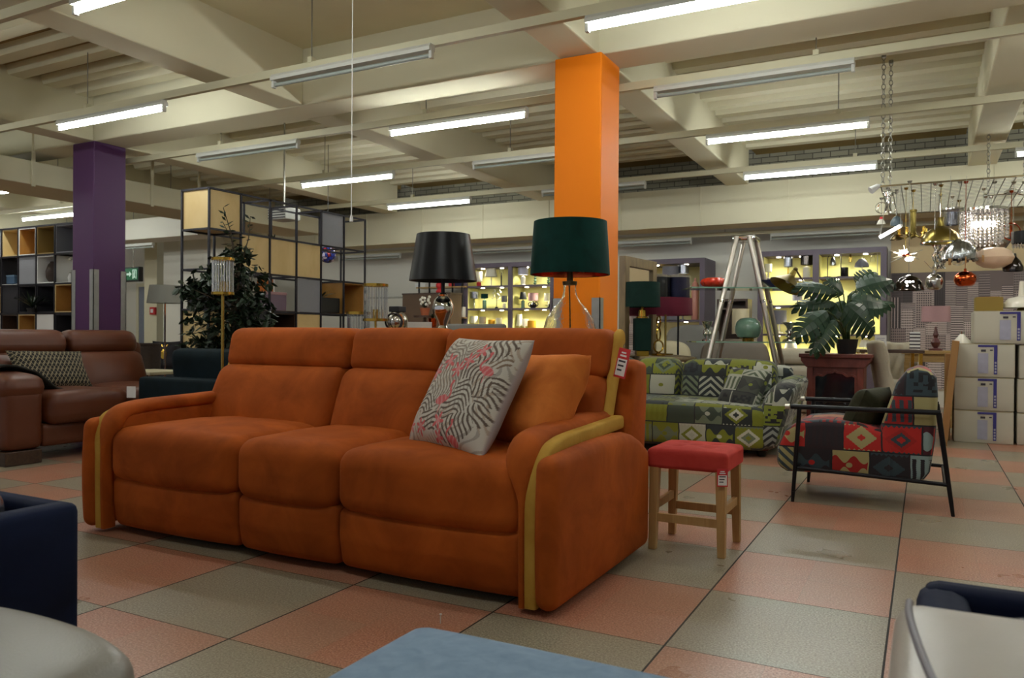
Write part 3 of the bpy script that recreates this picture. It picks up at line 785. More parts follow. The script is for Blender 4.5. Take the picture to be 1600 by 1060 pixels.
zc = pillow(.50, .50, .17, 200, ear=.06, seed=3, wr=.004).build('scatter_cushion', M['zebra'])
zc.matrix_world = frame((BR+TL)/2, BR-BL, TL-BL)
ca = zc.data.color_attributes.new('print', 'FLOAT_COLOR', 'POINT')
ms = [1.0]*(4*len(zc.data.vertices))
for i, vtx in enumerate(zc.data.vertices):
    c = (.40, .35, .34)
    if vtx.co.z > .004 or (abs(vtx.co.x) < .242 and abs(vtx.co.y) < .242 and vtx.co.z > 0): c = print_colour(vtx.co.x/.235, vtx.co.y/.235)
    ms[4*i:4*i+3] = c
ca.data.foreach_set('color', ms)
tag(zc, 'cream cushion printed with zebra stripes and pink flamingos on the orange sofa', 'cushion')
cushion('scatter_cushion', 'plain light orange velvet cushion leaning between the patterned cushion and the arm', 'cushion', [(.945, .465, .50), (1.285, .31, .515), (.995, .69, .845)], .21, M['cushion_velvet'], seed=5, lift=.015, wr=.010, n=34)

# ------------------------------------------------------------------ brown leather sofa
bs = thing('leather_sofa', 'tan brown leather sofa by the purple column', 'sofa', (0, 0, 0))
def seatx(p, u):
    x, y, z = p; z += .03*(1-abs(u.y)**3)*max(0, u.z); x += .03*(1-abs(u.y)**3)*(u.x > 0); return (x, y, z)
for y0, y1 in ((1.13, 1.80), (1.81, 2.47)):
    MB().rbox((-3.50, (y0+y1)/2, .375), (.76, y1-y0, .22), .07, 10, fn=seatx).build('seat_cushion', M['brown_leather'], bs)
    def fb(p, u):
        x, y, z = p; x -= .35*z; x += .045*(1-abs(u.y)**3)*(1-u.z*u.z)*(u.x > 0); return (x, y, z)
    e0, e1 = (y0-.28 if y0 < 1.5 else y0), y1
    MB().rbox((-3.92, (y0+y1)/2, .60), (.24, y1-y0, .36), .07, 10, fn=fb).build('back_cushion', M['brown_leather'], bs)
    MB().rbox((-4.03, (e0+e1)/2, .86), (.24, e1-e0, .21), .085, 10, fn=lambda p, u: (p.x-.2*p.z, p.y, p.z)).build('head_cushion', M['brown_leather'], bs)
MB().rbox((-3.53, 1.80, .19), (.70, 1.36, .17), .03, 6).build('front_panel', M['brown_leather'], bs)
MB().rbox((-3.60, .98, .33), (.90, .27, .46), .05, 8).build('arm', M['brown_leather'], bs)
MB().rbox((-3.60, .98, .545), (.93, .32, .17), .08, 8, fn=lambda p, u: (p.x, p.y, p.z+.03*max(0, u.z)*(1-u.x*u.x))).build('arm_pad', M['brown_leather'], bs)
MB().rbox((-3.60, 2.56, .28), (.90, .17, .40), .05, 8).build('arm', M['brown_leather'], bs)
MB().rbox((-4.10, 1.72, .48), (.16, 1.72, .76), .05, 8).build('back_panel', M['brown_leather'], bs)
for x, y in ((-3.22, .97), (-3.22, 2.5), (-4.05, .97), (-4.05, 2.5)):
    MB().box(x-.07, x+.07, y-.13, y+.13, 0, .10).build('foot', M['walnut'], bs, smooth=False, bevel=.006)
def bx_at(px, py, x): return at_x(px, py, x)
c1, c2, c3 = bx_at(24, 610, -3.62), bx_at(143, 606, -3.62), bx_at(12, 548, -3.80)
cushion('scatter_cushion', 'oblong dark cushion with a cream lattice pattern on the brown leather sofa', 'cushion', [c1, c2, c3], .13, M['lattice'], seed=8, uv=True)
# the knitted throw over its arm
m = MB(); nx, ny = 16, 14; vs = []
for i in range(nx+1):
    for j in range(ny+1):
        x = -3.98+.62*i/nx; s_ = j/ny*1.0
        r_ = .03*math.sin(5*i/nx*3.1+j*.3)
        if s_ < .25: y, z = .80+.02*math.sin(i), .45+.20*(s_/.25)
        elif s_ < .62:
            k = (s_-.25)/.37; y, z = .81+.35*k, .655+.035*math.sin(k*PI)
        else:
            k = (s_-.62)/.38; y, z = 1.17+.17*k+.02*math.sin(i*1.3), .655-.20*k
            z = max(z, .505 if y > 1.21 else z)
        vs.append((x+r_*.5+.10*max(0, s_-.6), y, z+.012+.007*math.sin(i*1.7+j)))
fs = [(i*(ny+1)+j, (i+1)*(ny+1)+j, (i+1)*(ny+1)+j+1, i*(ny+1)+j+1) for i in range(nx) for j in range(ny)]
o = m.add(vs, fs).build('knitted_throw', M['throw']); md = o.modifiers.new('thickness', 'SOLIDIFY'); md.thickness = .014; md.offset = 1
tag(o, 'dark olive knitted throw draped over the brown sofa arm', 'throw')

# ------------------------------------------------------------------ dark teal sofa behind the orange one
ts = thing('fabric_sofa', 'dark teal velvet sofa half hidden behind the orange sofa', 'sofa', (0, 0, 0))
MB().rbox((-2.49, 1.94, .315), (1.26, .18, .55), .03, 6).build('backrest', M['teal_cloth'], ts)
MB().rbox((-3.03, 2.33, .29), (.18, .58, .50), .03, 6).build('arm', M['teal_cloth'], ts); MB().rbox((-1.95, 2.33, .29), (.18, .58, .50), .03, 6).build('arm', M['teal_cloth'], ts)
MB().rbox((-2.49, 2.33, .26), (.90, .58, .36), .05, 8).build('seat', M['teal_cloth'], ts)
MB().rbox((-2.46, 2.14, .62), (1.04, .20, .40), .07, 8, fn=lambda p, u: (p.x, p.y-.10*p.z, p.z)).build('back_cushion', M['teal_cloth'], ts)
for x, y in ((-3.05, 1.95), (-1.95, 1.95), (-3.05, 2.55), (-1.95, 2.55)): MB().box(x-.03, x+.03, y-.03, y+.03, 0, .05).build('foot', M['plastic_black'], ts, smooth=False)

# ------------------------------------------------------------------ green patterned sofa
gs = thing('patterned_sofa', 'two-seat sofa in olive green, black and cream kilim fabric', 'sofa', (0, 0, 0))
GX0, GX1 = -.45, 1.52
def fcu(p, u): return (p.x, p.y-.03*(1-abs(u.x)**3)*(u.y < 0), p.z+.03*(1-abs(u.x)**3)*(1-.5*u.y*u.y)*max(0, u.z))
MB().rbox(((GX0+GX1)/2-.03, 4.30, .225), (GX1-GX0-.12, .80, .34), .08, 12, fn=fcu).build('seat', M['kilim_green'], gs, uv=True)
def fba(p, u): return (p.x, p.y+.22*p.z+.0*u.y-.04*(1-abs(u.x)**2)*(1-u.z*u.z)*(u.y < 0), p.z+.02*(1-abs(u.x)**3)*max(0, u.z))
for a, b in ((GX0+.08, .12), (.13, .55), (.56, GX1-.14)):
    MB().rbox(((a+b)/2, 4.66, .53), (b-a, .24, .40), .085, 10, fn=fba).build('back_cushion', M['kilim_green'], gs, uv=True)
MB().rbox(((GX0+GX1)/2, 4.83, .40), (GX1-GX0-.06, .16, .60), .07, 10).build('backrest', M['kilim_green'], gs, uv=True)
def farm(sx):
    def f(p, u):
        x, y, z = p; x += sx*.10*(max(0, (u.z+.6))/1.6)**2; z -= .05*max(0, -u.y)*max(0, u.z); y += .06*max(0, u.z)*(u.y < 0)
        x -= sx*.05*max(0, -u.z); return (x, y, z)
    return f
for x, sx in ((GX0+.02, -1), (GX1-.07, 1)):
    MB().rbox((x, 4.36, .345), (.22, .90, .56), .10, 12, fn=farm(sx)).build('arm', M['kilim_grey'], gs, uv=True)
MB().box(GX0+.06, GX1-.1, 4.02, 4.82, .05, .085).build('plinth', M['mahogany'], gs, smooth=False, bevel=.01)
for x, y in ((GX0+.12, 4.08), (GX1-.16, 4.08), (GX0+.12, 4.75), (GX1-.16, 4.75)): MB().lathe([(.03, 0), (.045, .06)], 12, (x, y, 0)).build('foot', M['plastic_black'], gs)
c1, c2, c3 = at_y(1110, 640, 4.20), at_y(1172, 650, 4.12), at_y(1152, 578, 4.42)
cushion('scatter_cushion', 'black and grey patterned cushion in the corner of the green sofa', 'cushion', [c1, (c2.x+.02, c2.y-.02, c2.z), c3], .15, M['kilim_grey'], seed=4, uv=True, lift=.03)

# ------------------------------------------------------------------ grey-green armchair in red kilim, black tube frame
ac = thing('armchair', 'red and black kilim armchair in a slim black tube frame', 'armchair', (0, 0, 0))
def P2(px, py): v = at_y(px, py, 2.46); return (v.x, v.z)
seat_poly = [P2(*p) for p in [(1213, 700), (1212, 728), (1228, 738), (1300, 742), (1395, 753), (1400, 715), (1392, 678), (1340, 662), (1290, 657), (1250, 659), (1226, 672)]]
back_poly = [P2(*p) for p in [(1385, 752), (1440, 757), (1453, 740), (1462, 690), (1466, 620), (1464, 592), (1452, 578), (1434, 575), (1416, 581), (1400, 600), (1385, 640), (1374, 670), (1385, 705)]]
MB().prism(seat_poly, 2.47, 3.02, 'y').build('seat', M['kilim_red'], ac, uv=True, bevel=.035, seg=4)
MB().prism(back_poly, 2.465, 3.025, 'y').build('backrest', M['kilim_red'], ac, uv=True, bevel=.04, seg=4)
FL, RL_ = (1.835, 2.395, 0), (2.625, 2.44, 0)
for y, yo in ((2.42, 2.40), (3.06, 3.09)):
    a0, a1 = (1.815, y, .545), (2.575, y, .548)
    MB().tube([a0, a1], .014, 12).build('armrest', M['black_metal'], ac)
    MB().tube([(1.81, y, .545), (1.785, y, .545)], .0155, 12).build('end_cap', M['brushed'], ac, label='pale metal end cap')
    MB().tube([(1.862, y, .535), (1.835, yo, .06)], [.013, .011], 12).tube([(1.835, yo, .06), (1.832, yo, 0)], [.011, .009], 12).build('leg', M['black_metal'], ac)
    MB().tube([(2.565, y, .545), (2.628, yo+.03, .07)], [.014, .011], 12).tube([(2.628, yo+.03, .07), (2.637, yo+.03, 0)], [.011, .009], 12).build('leg', M['black_metal'], ac)
    MB().tube([(1.845, y, .195), (2.612, yo+.03, .165)], .011, 10).build('side_rail', M['black_metal'], ac)
MB().tube([(1.86, 2.42, .205), (1.86, 3.06, .205)], .010, 10).build('cross_rail', M['black_metal'], ac)
MB().tube([(2.60, 2.43, .165), (2.60, 3.08, .165)], .010, 10).build('cross_rail', M['black_metal'], ac)
c1, c2 = Vector((2.13, 2.62, .43)), Vector((2.13, 3.0, .43))
o = pillow(.40, .30, .16, 20, seed=9).build('scatter_cushion', M['khaki_velvet']); v = at_y(1355, 643, 2.72)
o.matrix_world = frame((v.x, 2.72, v.z), (.25, .9, .0), (.42, -.1, 1)); tag(o, 'dark khaki plush cushion leaning in the red patterned armchair', 'cushion')

# ------------------------------------------------------------------ coral stool
st = thing('foot_stool', 'coral red velvet stool on pale oak legs beside the orange sofa', 'stool', (1.585, 1.195, 0))
def ftu(p, u):
    x, y, z = p
    if u.z > .2:
        for bx_, by_ in ((-.07, -.06), (.07, -.06), (-.07, .06), (.07, .06), (0, 0)):
            z -= .014*math.exp(-((x-bx_)**2+(y-by_)**2)/.0009)
        z += .012*(1-u.x**4)*(1-u.y**4)
    return (x, y, z)
MB().rbox((0, 0, .405), (.355, .345, .085), .018, 22, fn=ftu).build('seat', M['coral_velvet'], st)
m = MB()
for x in (-1, 1):
    for y in (-1, 1):
        MB().sweep([(x*.145, y*.145, .37), (x*.152, y*.152, 0)], [(-.019,-.019),(.019,-.019),(.019,.019),(-.019,.019)], up=(0,1,0), scale=[1.12, .85]).build('leg', M['oak_leg'], st, smooth=False, bevel=.003)
for y in (-1, 1): MB().box(-.135, .135, y*.148-.010, y*.148+.010, .125, .162).build('stretcher', M['oak_leg'], st, smooth=False, bevel=.002)
for x in (-1, 1): MB().box(x*.148-.010, x*.148+.010, -.135, .135, .175, .212).build('stretcher', M['oak_leg'], st, smooth=False, bevel=.002)
q = Vector((1.585+.158, 1.195-.178, .385))
price_tag(frame(q, (.9, .43, 0), (0, 0, 1)), 'red and white price tag hanging on the corner of the coral stool', .045, .075)
# ------------------------------------------------------------------ lamps behind the sofa
def table_lamp(name, lab, loc, parts, group=None, cat='table lamp'):
    t = thing(name, lab, cat, loc, group=group)
    for nm, mb, mt in parts: mb.build(nm, mt, t)
    return t
ct = thing('console_table', 'console table behind the orange sofa carrying the two big table lamps', 'table', (.32, 1.66, 0))
MB().box(-.62, .62, -.2, .2, .77, .80).build('table_top', M['walnut'], ct, smooth=False, bevel=.004)
for x in (-.57, .57):
    for y in (-.16, .16): MB().box(x-.02, x+.02, y-.02, y+.02, 0, .77).build('leg', M['walnut'], ct, smooth=False)
g = at(890, 500, 4.45); gx, gy = g.x, g.y
table_lamp('table_lamp', 'big bubbled clear glass bottle lamp with a bottle green velvet drum shade', (gx, gy, .80), [
    ('glass_body', MB().shell([(.02, .004), (.128, .006), (.150, .03), (.152, .12), (.148, .19), (.132, .245), (.095, .30), (.062, .335), (.044, .365), (.036, .40), (.036, .435)], 36, t=.004), M['bottle']),
    ('flex', MB().tube([(0, 0, .01), (.004, 0, .2), (-.003, 0, .43)], .004, 6), M['bronze']),
    ('collar', MB().lathe([(.040, .432), (.042, .452), (.018, .456), (.016, .52), (.010, .52)], 20), M['bronze']),
    ('lamp_shade', MB().shell([(.226, .49), (.218, .63), (.207, .79)], 48, t=.004), M['sh_green']),
    ('shade_lining', MB().shell([(.2205, .492), (.2125, .63), (.2015, .788)], 48, t=.002), M['copper']),
    ('bulb', MB().ball((0, 0, .56), .03, 14), M['white_plastic']),
    ('shade_ring', MB().bar((-.21, 0, .52), (.21, 0, .52), .004).bar((0, -.21, .52), (0, .21, .52), .004), M['bronze'])])
g = at(692, 500, 4.62)
table_lamp('table_lamp', 'chrome baluster table lamp with a tapered black satin shade', (g.x, g.y, .80), [
    ('base', MB().lathe([(.075, 0), (.078, .02), (.05, .035), (.03, .06), (.035, .09), (.055, .115), (.052, .15), (.030, .185), (.024, .20), (.035, .225), (.060, .27), (.066, .31), (.052, .35), (.028, .372), (.030, .382), (.018, .39)], 28), M['chrome']),
    ('stem', MB().lathe([(.011, .385), (.011, .50), (.022, .50), (.022, .56), (.01, .56)], 14), M['plastic_black']),
    ('lamp_shade', MB().shell([(.200, .462), (.157, .735)], 48, t=.003), M['sh_black']),
    ('shade_ring', MB().bar((-.19, 0, .485), (.19, 0, .485), .004).bar((0, -.19, .485), (0, .19, .485), .004), M['black_metal'])])

def rod_shade(r, h, n, z0):
    m = MB()
    for i in range(n):
        a = 2*PI*i/n; m.tube([(r*math.cos(a), r*math.sin(a), z0), (r*math.cos(a), r*math.sin(a), z0+h)], .0065, 6)
    return m
def rings(t, r, z0, z1, w=.010):
    for z in (z0, z1): MB().shell([(r+.011, z-w), (r+.011, z+w)], 28, t=.022).build('shade_ring', M['gold'], t)
g = at(348, 480, 5.72)
t = thing('floor_lamp', 'brass floor lamp with a drum of clear glass rods before the leafy tree', 'floor lamp', (g.x, g.y, 0))
MB().lathe([(.12, 0), (.12, .015), (.02, .022), (.012, .03)], 28).build('base', M['brass'], t)
MB().tube([(0, 0, .02), (0, 0, 1.235)], .0115, 12).build('pole', M['brass'], t)
rod_shade(.070, .25, 22, 1.235).build('glass_rods', M['rod_glass'], t)
rings(t, .070, 1.235, 1.485)
MB().lathe([(.070, 1.227), (.070, 1.239), (.021, 1.240), (.021, 1.32), (.010, 1.325)], 24).build('candle_holder', M['gold'], t)
MB().lathe([(.010, 1.325), (.012, 1.345), (.004, 1.37)], 10).build('bulb', M['white_plastic'], t)
def rod_lamp(lab, g, zs, h, r):
    t = thing('table_lamp', lab, 'table lamp', (g.x, g.y, .76), group='glass rod table lamps'); z = zs-.76
    MB().lathe([(.09, 0), (.09, .012), (.015, .02), (.010, .03)], 24).tube([(0, 0, .02), (0, 0, z)], .009, 10).build('base', M['gold'], t)
    rod_shade(r, h, 20, z).build('glass_rods', M['rod_glass'], t); rings(t, r, z, z+h)
    MB().lathe([(r, z-.006), (r, z+.004), (.022, z+.005), (.022, z+.08)], 20).build('candle_holder', M['gold'], t)
    return t
g = at(587, 480, 6.0); rod_lamp('gold table lamp with a drum of clear glass rods, taller than the one beside it', g, 1.055, .265, .085)
g2 = at(560, 490, 6.35); rod_lamp('gold glass rod table lamp whose top just shows over the sofa back', g2, .86, .255, .085)
tb = thing('side_table', 'low table behind the sofa carrying glass rod lamps and ornaments', 'table', ((g.x+g2.x)/2+.1, (g.y+g2.y)/2+.1, 0))
MB().box(-.55, .75, -.40, .40, .73, .76).build('table_top', M['oak'], tb, smooth=False)
for x in (-.5, .7):
    for y in (-.33, .33): MB().box(x-.02, x+.02, y-.02, y+.02, 0, .73).build('leg', M['oak'], tb, smooth=False)
g = at(621, 490, 6.32)
t = thing('mercury_glass_vase', 'two-bulbed silvery glass vase with a dark square stopper behind the sofa', 'vase', (g.x, g.y, .76))
MB().lathe([(.07, 0), (.085, .03), (.095, .10), (.085, .17), (.06, .215), (.078, .25), (.085, .29), (.075, .33), (.05, .362), (.045, .37)], 26).build('body', M['mercury'], t)
MB().box(-.05, .05, -.05, .05, .365, .41).build('stopper', M['dark_board'], t, smooth=False, bevel=.005)
MB().torus((0, 0, 0), .066, .008, 26, 6, M=Matrix.Translation((.02, -.075, .285)) @ Matrix.Rotation(YAW, 4, 'Z') @ Matrix.Rotation(PI/2, 4, 'X')).build('rim', M['dark_chrome'], t)
g = at(655, 502, 6.1)
t = thing('sign_card', 'grey display card propped up behind the sofa back', 'sign', (g.x, g.y, .76), YAW)
MB().box(-.095, .095, -.002, .002, .10, .285, M=Matrix.Rotation(-.12, 4, 'X')).build('card', M['grey_card'], t, smooth=False)
m = MB()
for i in range(3): m.box(-.05, .05-.02*i, -.004, -.0022, .15+.025*i, .157+.025*i, M=Matrix.Rotation(-.12, 4, 'X'))
m.build('print', M['carton_pale'], t, smooth=False)
MB().box(-.05, .05, -.03, .05, 0, .10).build('stand', M['white_plastic'], t, smooth=False)

# ------------------------------------------------------------------ pieces close to the viewer
P = at(128, 784, 1.81); PX_, PY_, PZ_ = P.x, P.y, P.z
nv = thing('navy_sofa', 'navy velvet sofa with a plastic-wrapped seat beside the warm grey leather ottoman', 'sofa', (PX_, PY_, 0))
MB().rbox((-.035, -.50, PZ_/2+.02), (.07, 1.0, PZ_-.04), .022, 6).build('arm', M['navy_cloth'], nv)
MB().rbox((-.985, -.034, PZ_/2+.02), (1.9, .07, PZ_-.042), .022, 6).build('backrest', M['navy_cloth'], nv)
MB().rbox((-1.0, -.54, .25), (1.8, .9, .42), .05, 6).build('seat', M['navy_cloth'], nv)
MB().rbox((-.95, -.52, .535), (1.72, .84, .12), .05, 14, fn=lambda p, u: (p.x, p.y, p.z+.012*math.sin(31*p.x)*math.sin(37*p.y)*(u.z > 0))).build('wrapped_cushion', M['sh_silver'], nv)
for x in (-.08, -1.8):
    for y in (-.08, -.92): MB().lathe([(.02, 0), (.025, .05)], 10, (x, y, 0)).build('foot', M['plastic_black'], nv)
P = at(258, 1018, 1.22)
ot = thing('leather_ottoman', 'warm grey leather ottoman filling the bottom corner, before the navy sofa', 'ottoman', (P.x, P.y, 0))
def frnd(p, u): return (p.x-.05*(u.y**2)*max(0, u.x)**2, p.y-.04*u.x**2*max(0, u.y)**2, p.z+.02*(1-u.x*u.x)*(1-u.y*u.y)*max(0, u.z)-.018*max(0, u.x)**3*max(0, u.z))
MB().rbox((-.265, -.40, P.z-.06), (.57, .84, .14), .055, 12, fn=frnd).build('cushion', M['grey_leather'], ot)
MB().rbox((-.265, -.40, (P.z-.13)/2+.02), (.54, .81, P.z-.13-.03), .04, 8, fn=frnd).build('body', M['grey_leather'], ot)
for x in (-.45, -.1):
    for y in (-.72, -.08): MB().lathe([(.02, 0), (.025, .04)], 10, (x, y, 0)).build('foot', M['plastic_black'], ot)
P = at(656, 982, 1.40)
pf = thing('footstool', 'powder blue fabric footstool cut by the bottom edge of the picture', 'footstool', (P.x, P.y, 0))
def fpf(p, u): return (p.x+.03*(-u.y)*(1 if u.x < 0 else 0)*0, p.y, p.z+.014*(1-u.x**4)*(1-u.y**4)*max(0, u.z))
MB().rbox((.35, -.32, P.z-.10), (.74, .68, .22), .045, 12, fn=fpf).build('cushion', M['blue_cloth'], pf)
MB().rbox((.35, -.32, P.z-.25), (.70, .64, .12), .03, 6).build('body', M['blue_cloth'], pf)
for x in (.06, .64):
    for y in (-.58, -.06): MB().lathe([(.018, 0), (.025, P.z-.30)], 10, (x, y, 0)).build('leg', M['oak_leg'], pf)
# price sticker stem on the floor beside it
q = at_z(688, 975, .0)
t = thing('plastic_clip', 'tiny white plastic clip standing on the floor tiles before the blue footstool', 'clip', (q.x, q.y, 0))
MB().tube([(0, 0, 0), (.001, 0, .028)], .0018, 6).build('stem', M['white_plastic'], t)
MB().ball((.001, 0, .031), .005, 8, sz=.5).build('head', M['white_plastic'], t)
# pale grey leather tub chair, back towards us
P = at(1402, 933, 1.03)
wc = thing('leather_chair', 'pale grey leather chair back with a grey piping seam, cut by the picture corner', 'chair', (P.x, P.y, 0))
def fwc(p, u):
    x, y, z = p; k = max(0, u.z)
    x -= .012*(1-u.z*u.z)*(u.x < 0); z += .012*(1-u.x*u.x)*(1-u.y*u.y)*k
    return (x, y, z)
MB().rbox((.42, -.20, P.z-.25), (.84, .40, .50), .028, 12, fn=fwc).build('backrest', M['pale_leather'], wc)
MB().rbox((.42, -.62, .28), (.74, .50, .24), .05, 8).build('seat', M['pale_leather'], wc)
zt = P.z+.003
MB().tube(smooth_path([at_z(px, py, zt-dz)-Vector((P.x, P.y, 0)) for px, py, dz in ((1421, 941, .010), (1420, 955, .004), (1424, 975, .001), (1432, 1000, 0), (1443, 1030, 0), (1456, 1060, 0), (1478, 1105, 0))], 6), .0045, 10).build('piping', plain('grey_piping', '#6f6a72', .5), wc)
for x in (.08, .70):
    for y in (-.70, -.10): MB().lathe([(.016, 0), (.022, .20)], 10, (x, y, 0)).build('leg', M['black_metal'], wc)
P = at(1462, 902, 1.42)
nv2 = thing('navy_armchair', 'navy velvet armchair with a plastic-wrapped seat behind the pale leather chair', 'armchair', (P.x, P.y, 0))
MB().rbox((.50, -.03, P.z/2+.02), (1.04, .07, P.z-.04), .025, 6).build('backrest', M['navy_cloth'], nv2)
MB().rbox((.012, -.184, P.z/2+.017), (.085, .36, P.z-.046), .03, 8).build('arm', M['navy_cloth'], nv2)
MB().rbox((.998, -.184, P.z/2+.017), (.085, .36, P.z-.046), .03, 8).build('arm', M['navy_cloth'], nv2)
MB().rbox((.505, -.20, .22), (.90, .32, .36), .03, 6).build('seat', M['navy_cloth'], nv2)
MB().rbox((.505, -.20, P.z-.085), (.88, .26, .14), .05, 14, fn=lambda p, u: (p.x, p.y, p.z+.01*math.sin(41*p.x)*math.sin(47*p.y)*(u.z > 0))).build('wrapped_cushion', M['sh_silver'], nv2)
for x in (.05, .96):
    for y in (-.32, -.04): MB().lathe([(.02, 0), (.025, .05)], 10, (x, y, 0)).build('foot', M['plastic_black'], nv2)
# ------------------------------------------------------------------ open cube shelving (black frame)
def bars_grid(m, xs, ys, zs, w=.018):
    for x in xs:
        for y in ys: m.box(x-w/2, x+w/2, y-w/2, y+w/2, 0, zs[-1]+w/2)
    for z in zs:
        for x in xs: m.box(x-w/2, x+w/2, ys[0], ys[-1], z-w/2, z+w/2)
        for y in ys: m.box(xs[0], xs[-1], y-w/2, y+w/2, z-w/2, z+w/2)
    return m
SH = thing('cube_shelf', 'tall black framed open cube shelving with plywood and grey panels beside the leafy tree', 'shelf', (-3.86, 2.88, 0))
DX, CY, CZ = .37, .388, .383
yy_ = [CY*i for i in range(7)]; zz = [.02+CZ*i for i in range(7)]
bars_grid(MB(), [0, DX], yy_, zz).build('frame', M['frame_metal'], SH, smooth=False)
def cell_panel(c, r, mat, name='panel', x=DX-.004, d=.012, lo=0., hi=1.):
    y0, y1, z0, z1 = yy_[c]+.012, yy_[c+1]-.012, zz[5-r]+.012, zz[6-r]-.012
    MB().box(x-d, x, y0, y1, z0+(z1-z0)*lo, z0+(z1-z0)*hi).build(name, mat, SH, smooth=False)
def cell_box(c, r, mat, t=.012, openx=True):
    y0, y1, z0, z1 = yy_[c]+.010, yy_[c+1]-.010, zz[5-r]+.010, zz[6-r]-.010
    m = MB().box(.005, DX-.005, y0, y0+t, z0, z1).box(.005, DX-.005, y1-t, y1, z0, z1).box(.005, DX-.005, y0+t, y1-t, z0, z0+t).box(.005, DX-.005, y0+t, y1-t, z1-t, z1)
    m.box(.005, .005+t, y0+t, y1-t, z0+t, z1-t)
    if not openx: m.box(DX-.005-t, DX-.005, y0+t, y1-t, z0+t, z1-t)
    m.build('box', mat, SH, smooth=False)
cell_box(0, 0, M['ply'], openx=False)
for c in (1, 2, 3): cell_panel(c, 1, M['ply'])
cell_panel(4, 0, M['grey_felt']); cell_panel(3, 2, M['grey_felt'])
cell_box(5, 2, M['ply_deep']); cell_box(0, 3, M['ply'], openx=False); cell_panel(3, 3, M['ply']); cell_panel(4, 2, M['ply'], x=.02)
cell_box(1, 3, M['dark_board'], openx=False); cell_box(2, 3, M['walnut'])
cell_box(0, 4, M['ply'], openx=False); cell_panel(2, 4, M['grey_felt']); cell_panel(4, 4, M['ply']); cell_box(5, 4, M['dark_board'], openx=False)
for c, r in ((1, 2), (2, 2), (4, 3), (5, 3)): MB().box(.01, DX-.01, yy_[c]+.01, yy_[c+1]-.01, zz[5-r]+.009, zz[5-r]+.017).build('shelf_board', M['walnut'], SH, smooth=False)
def shelf_pt(c, r, fx=.5, fy=.5): return Vector((-3.86+DX*fx, 2.88+CY*(c+fy), zz[5-r]+.018))
def leafy(n, spread, h, lw, ll, seed, droop=.3):
    """a tuft of narrow leaves springing from the origin"""
    m = MB(); r_ = random.Random(seed)
    for i in range(n):
        a = r_.uniform(0, 2*PI); e = r_.uniform(.25, 1.); L_ = ll*r_.uniform(.7, 1.1); d = Vector((math.cos(a), math.sin(a), 0)); s_ = Vector((-d.y, d.x, 0)); pr = []
        for k in range(6):
            t = k/5; c = d*(spread*e*t)+Vector((0, 0, h*(1.1-e*.6)*t-droop*L_*t*t*e)); w_ = lw*math.sin(PI*min(.97, t*.9+.08)); pr.append((c-s_*w_, c+s_*w_+Vector((0, 0, .004))))
        vs = [q for p in pr for q in p]; m.add(vs, [(2*k, 2*k+1, 2*k+3, 2*k+2) for k in range(5)])
    return m
def planter(lab, p, sx, sy, sz, seed, mat, n=18, group=None, sp=.22, hh=.2):
    t = thing('potted_plant', lab, 'plant', p, group=group)
    MB().box(-sx/2, sx/2, -sy/2, sy/2, 0, sz).build('planter', mat, t, smooth=False, bevel=.004)
    o = leafy(n, sp, hh, .012, .26, seed); o.M = Matrix(); b = o.build('leaves', M['foliage'], t); b.location = (0, 0, sz-.01)
    return t
planter('potted fern in a black trough in the end cube of the shelving', shelf_pt(0, 2, .5, .5), .30, .32, .17, 3, M['plastic_black'], 26)
planter('spiky green plant in a black trough, upper far cube of the black shelving', shelf_pt(4, 2, .5, .5), .30, .34, .17, 5, M['plastic_black'], 12)
q = shelf_pt(2, 2, .4, .62); t = thing('storage_box', 'mauve storage box standing in a cube of the black shelving', 'box', q)
MB().box(-.10, .10, -.13, .13, 0, .17).build('body', plain('mauve_box', '#7d6a78', .8, bump=.1), t, smooth=False, bevel=.004); MB().box(-.104, .104, -.134, .134, .17, .20).build('lid', M['sh_pink'], t, smooth=False, bevel=.004)
q = shelf_pt(2, 0, .5, .6); q.z = zz[5]+.0; t = thing('twig_ornament', 'small dark twig ornament resting in the second open cube of the shelving', 'ornament', (q.x, q.y, zz[5]+.009))
leafy(14, .12, .07, .012, .10, 6, .1).build('twigs', M['foliage'], t)
for k, (fy, h, mt, nm) in enumerate([(.3, .17, M['white_plastic'], 'white'), (.5, .20, M['mahogany'], 'red'), (.7, .16, M['sh_navy'], 'dark blue')]):
    q = shelf_pt(4, 3, .5, fy); t = thing('bottle', f'{nm} bottle in the lowest visible open cube of the black shelving', 'bottle', q)
    MB().lathe([(.03, 0), (.032, .01), (.032, h*.6), (.012, h*.75), (.011, h)], 14).build('body', mt, t); MB().lathe([(.013, h), (.013, h+.02)], 10).build('cap', M['gold'], t)

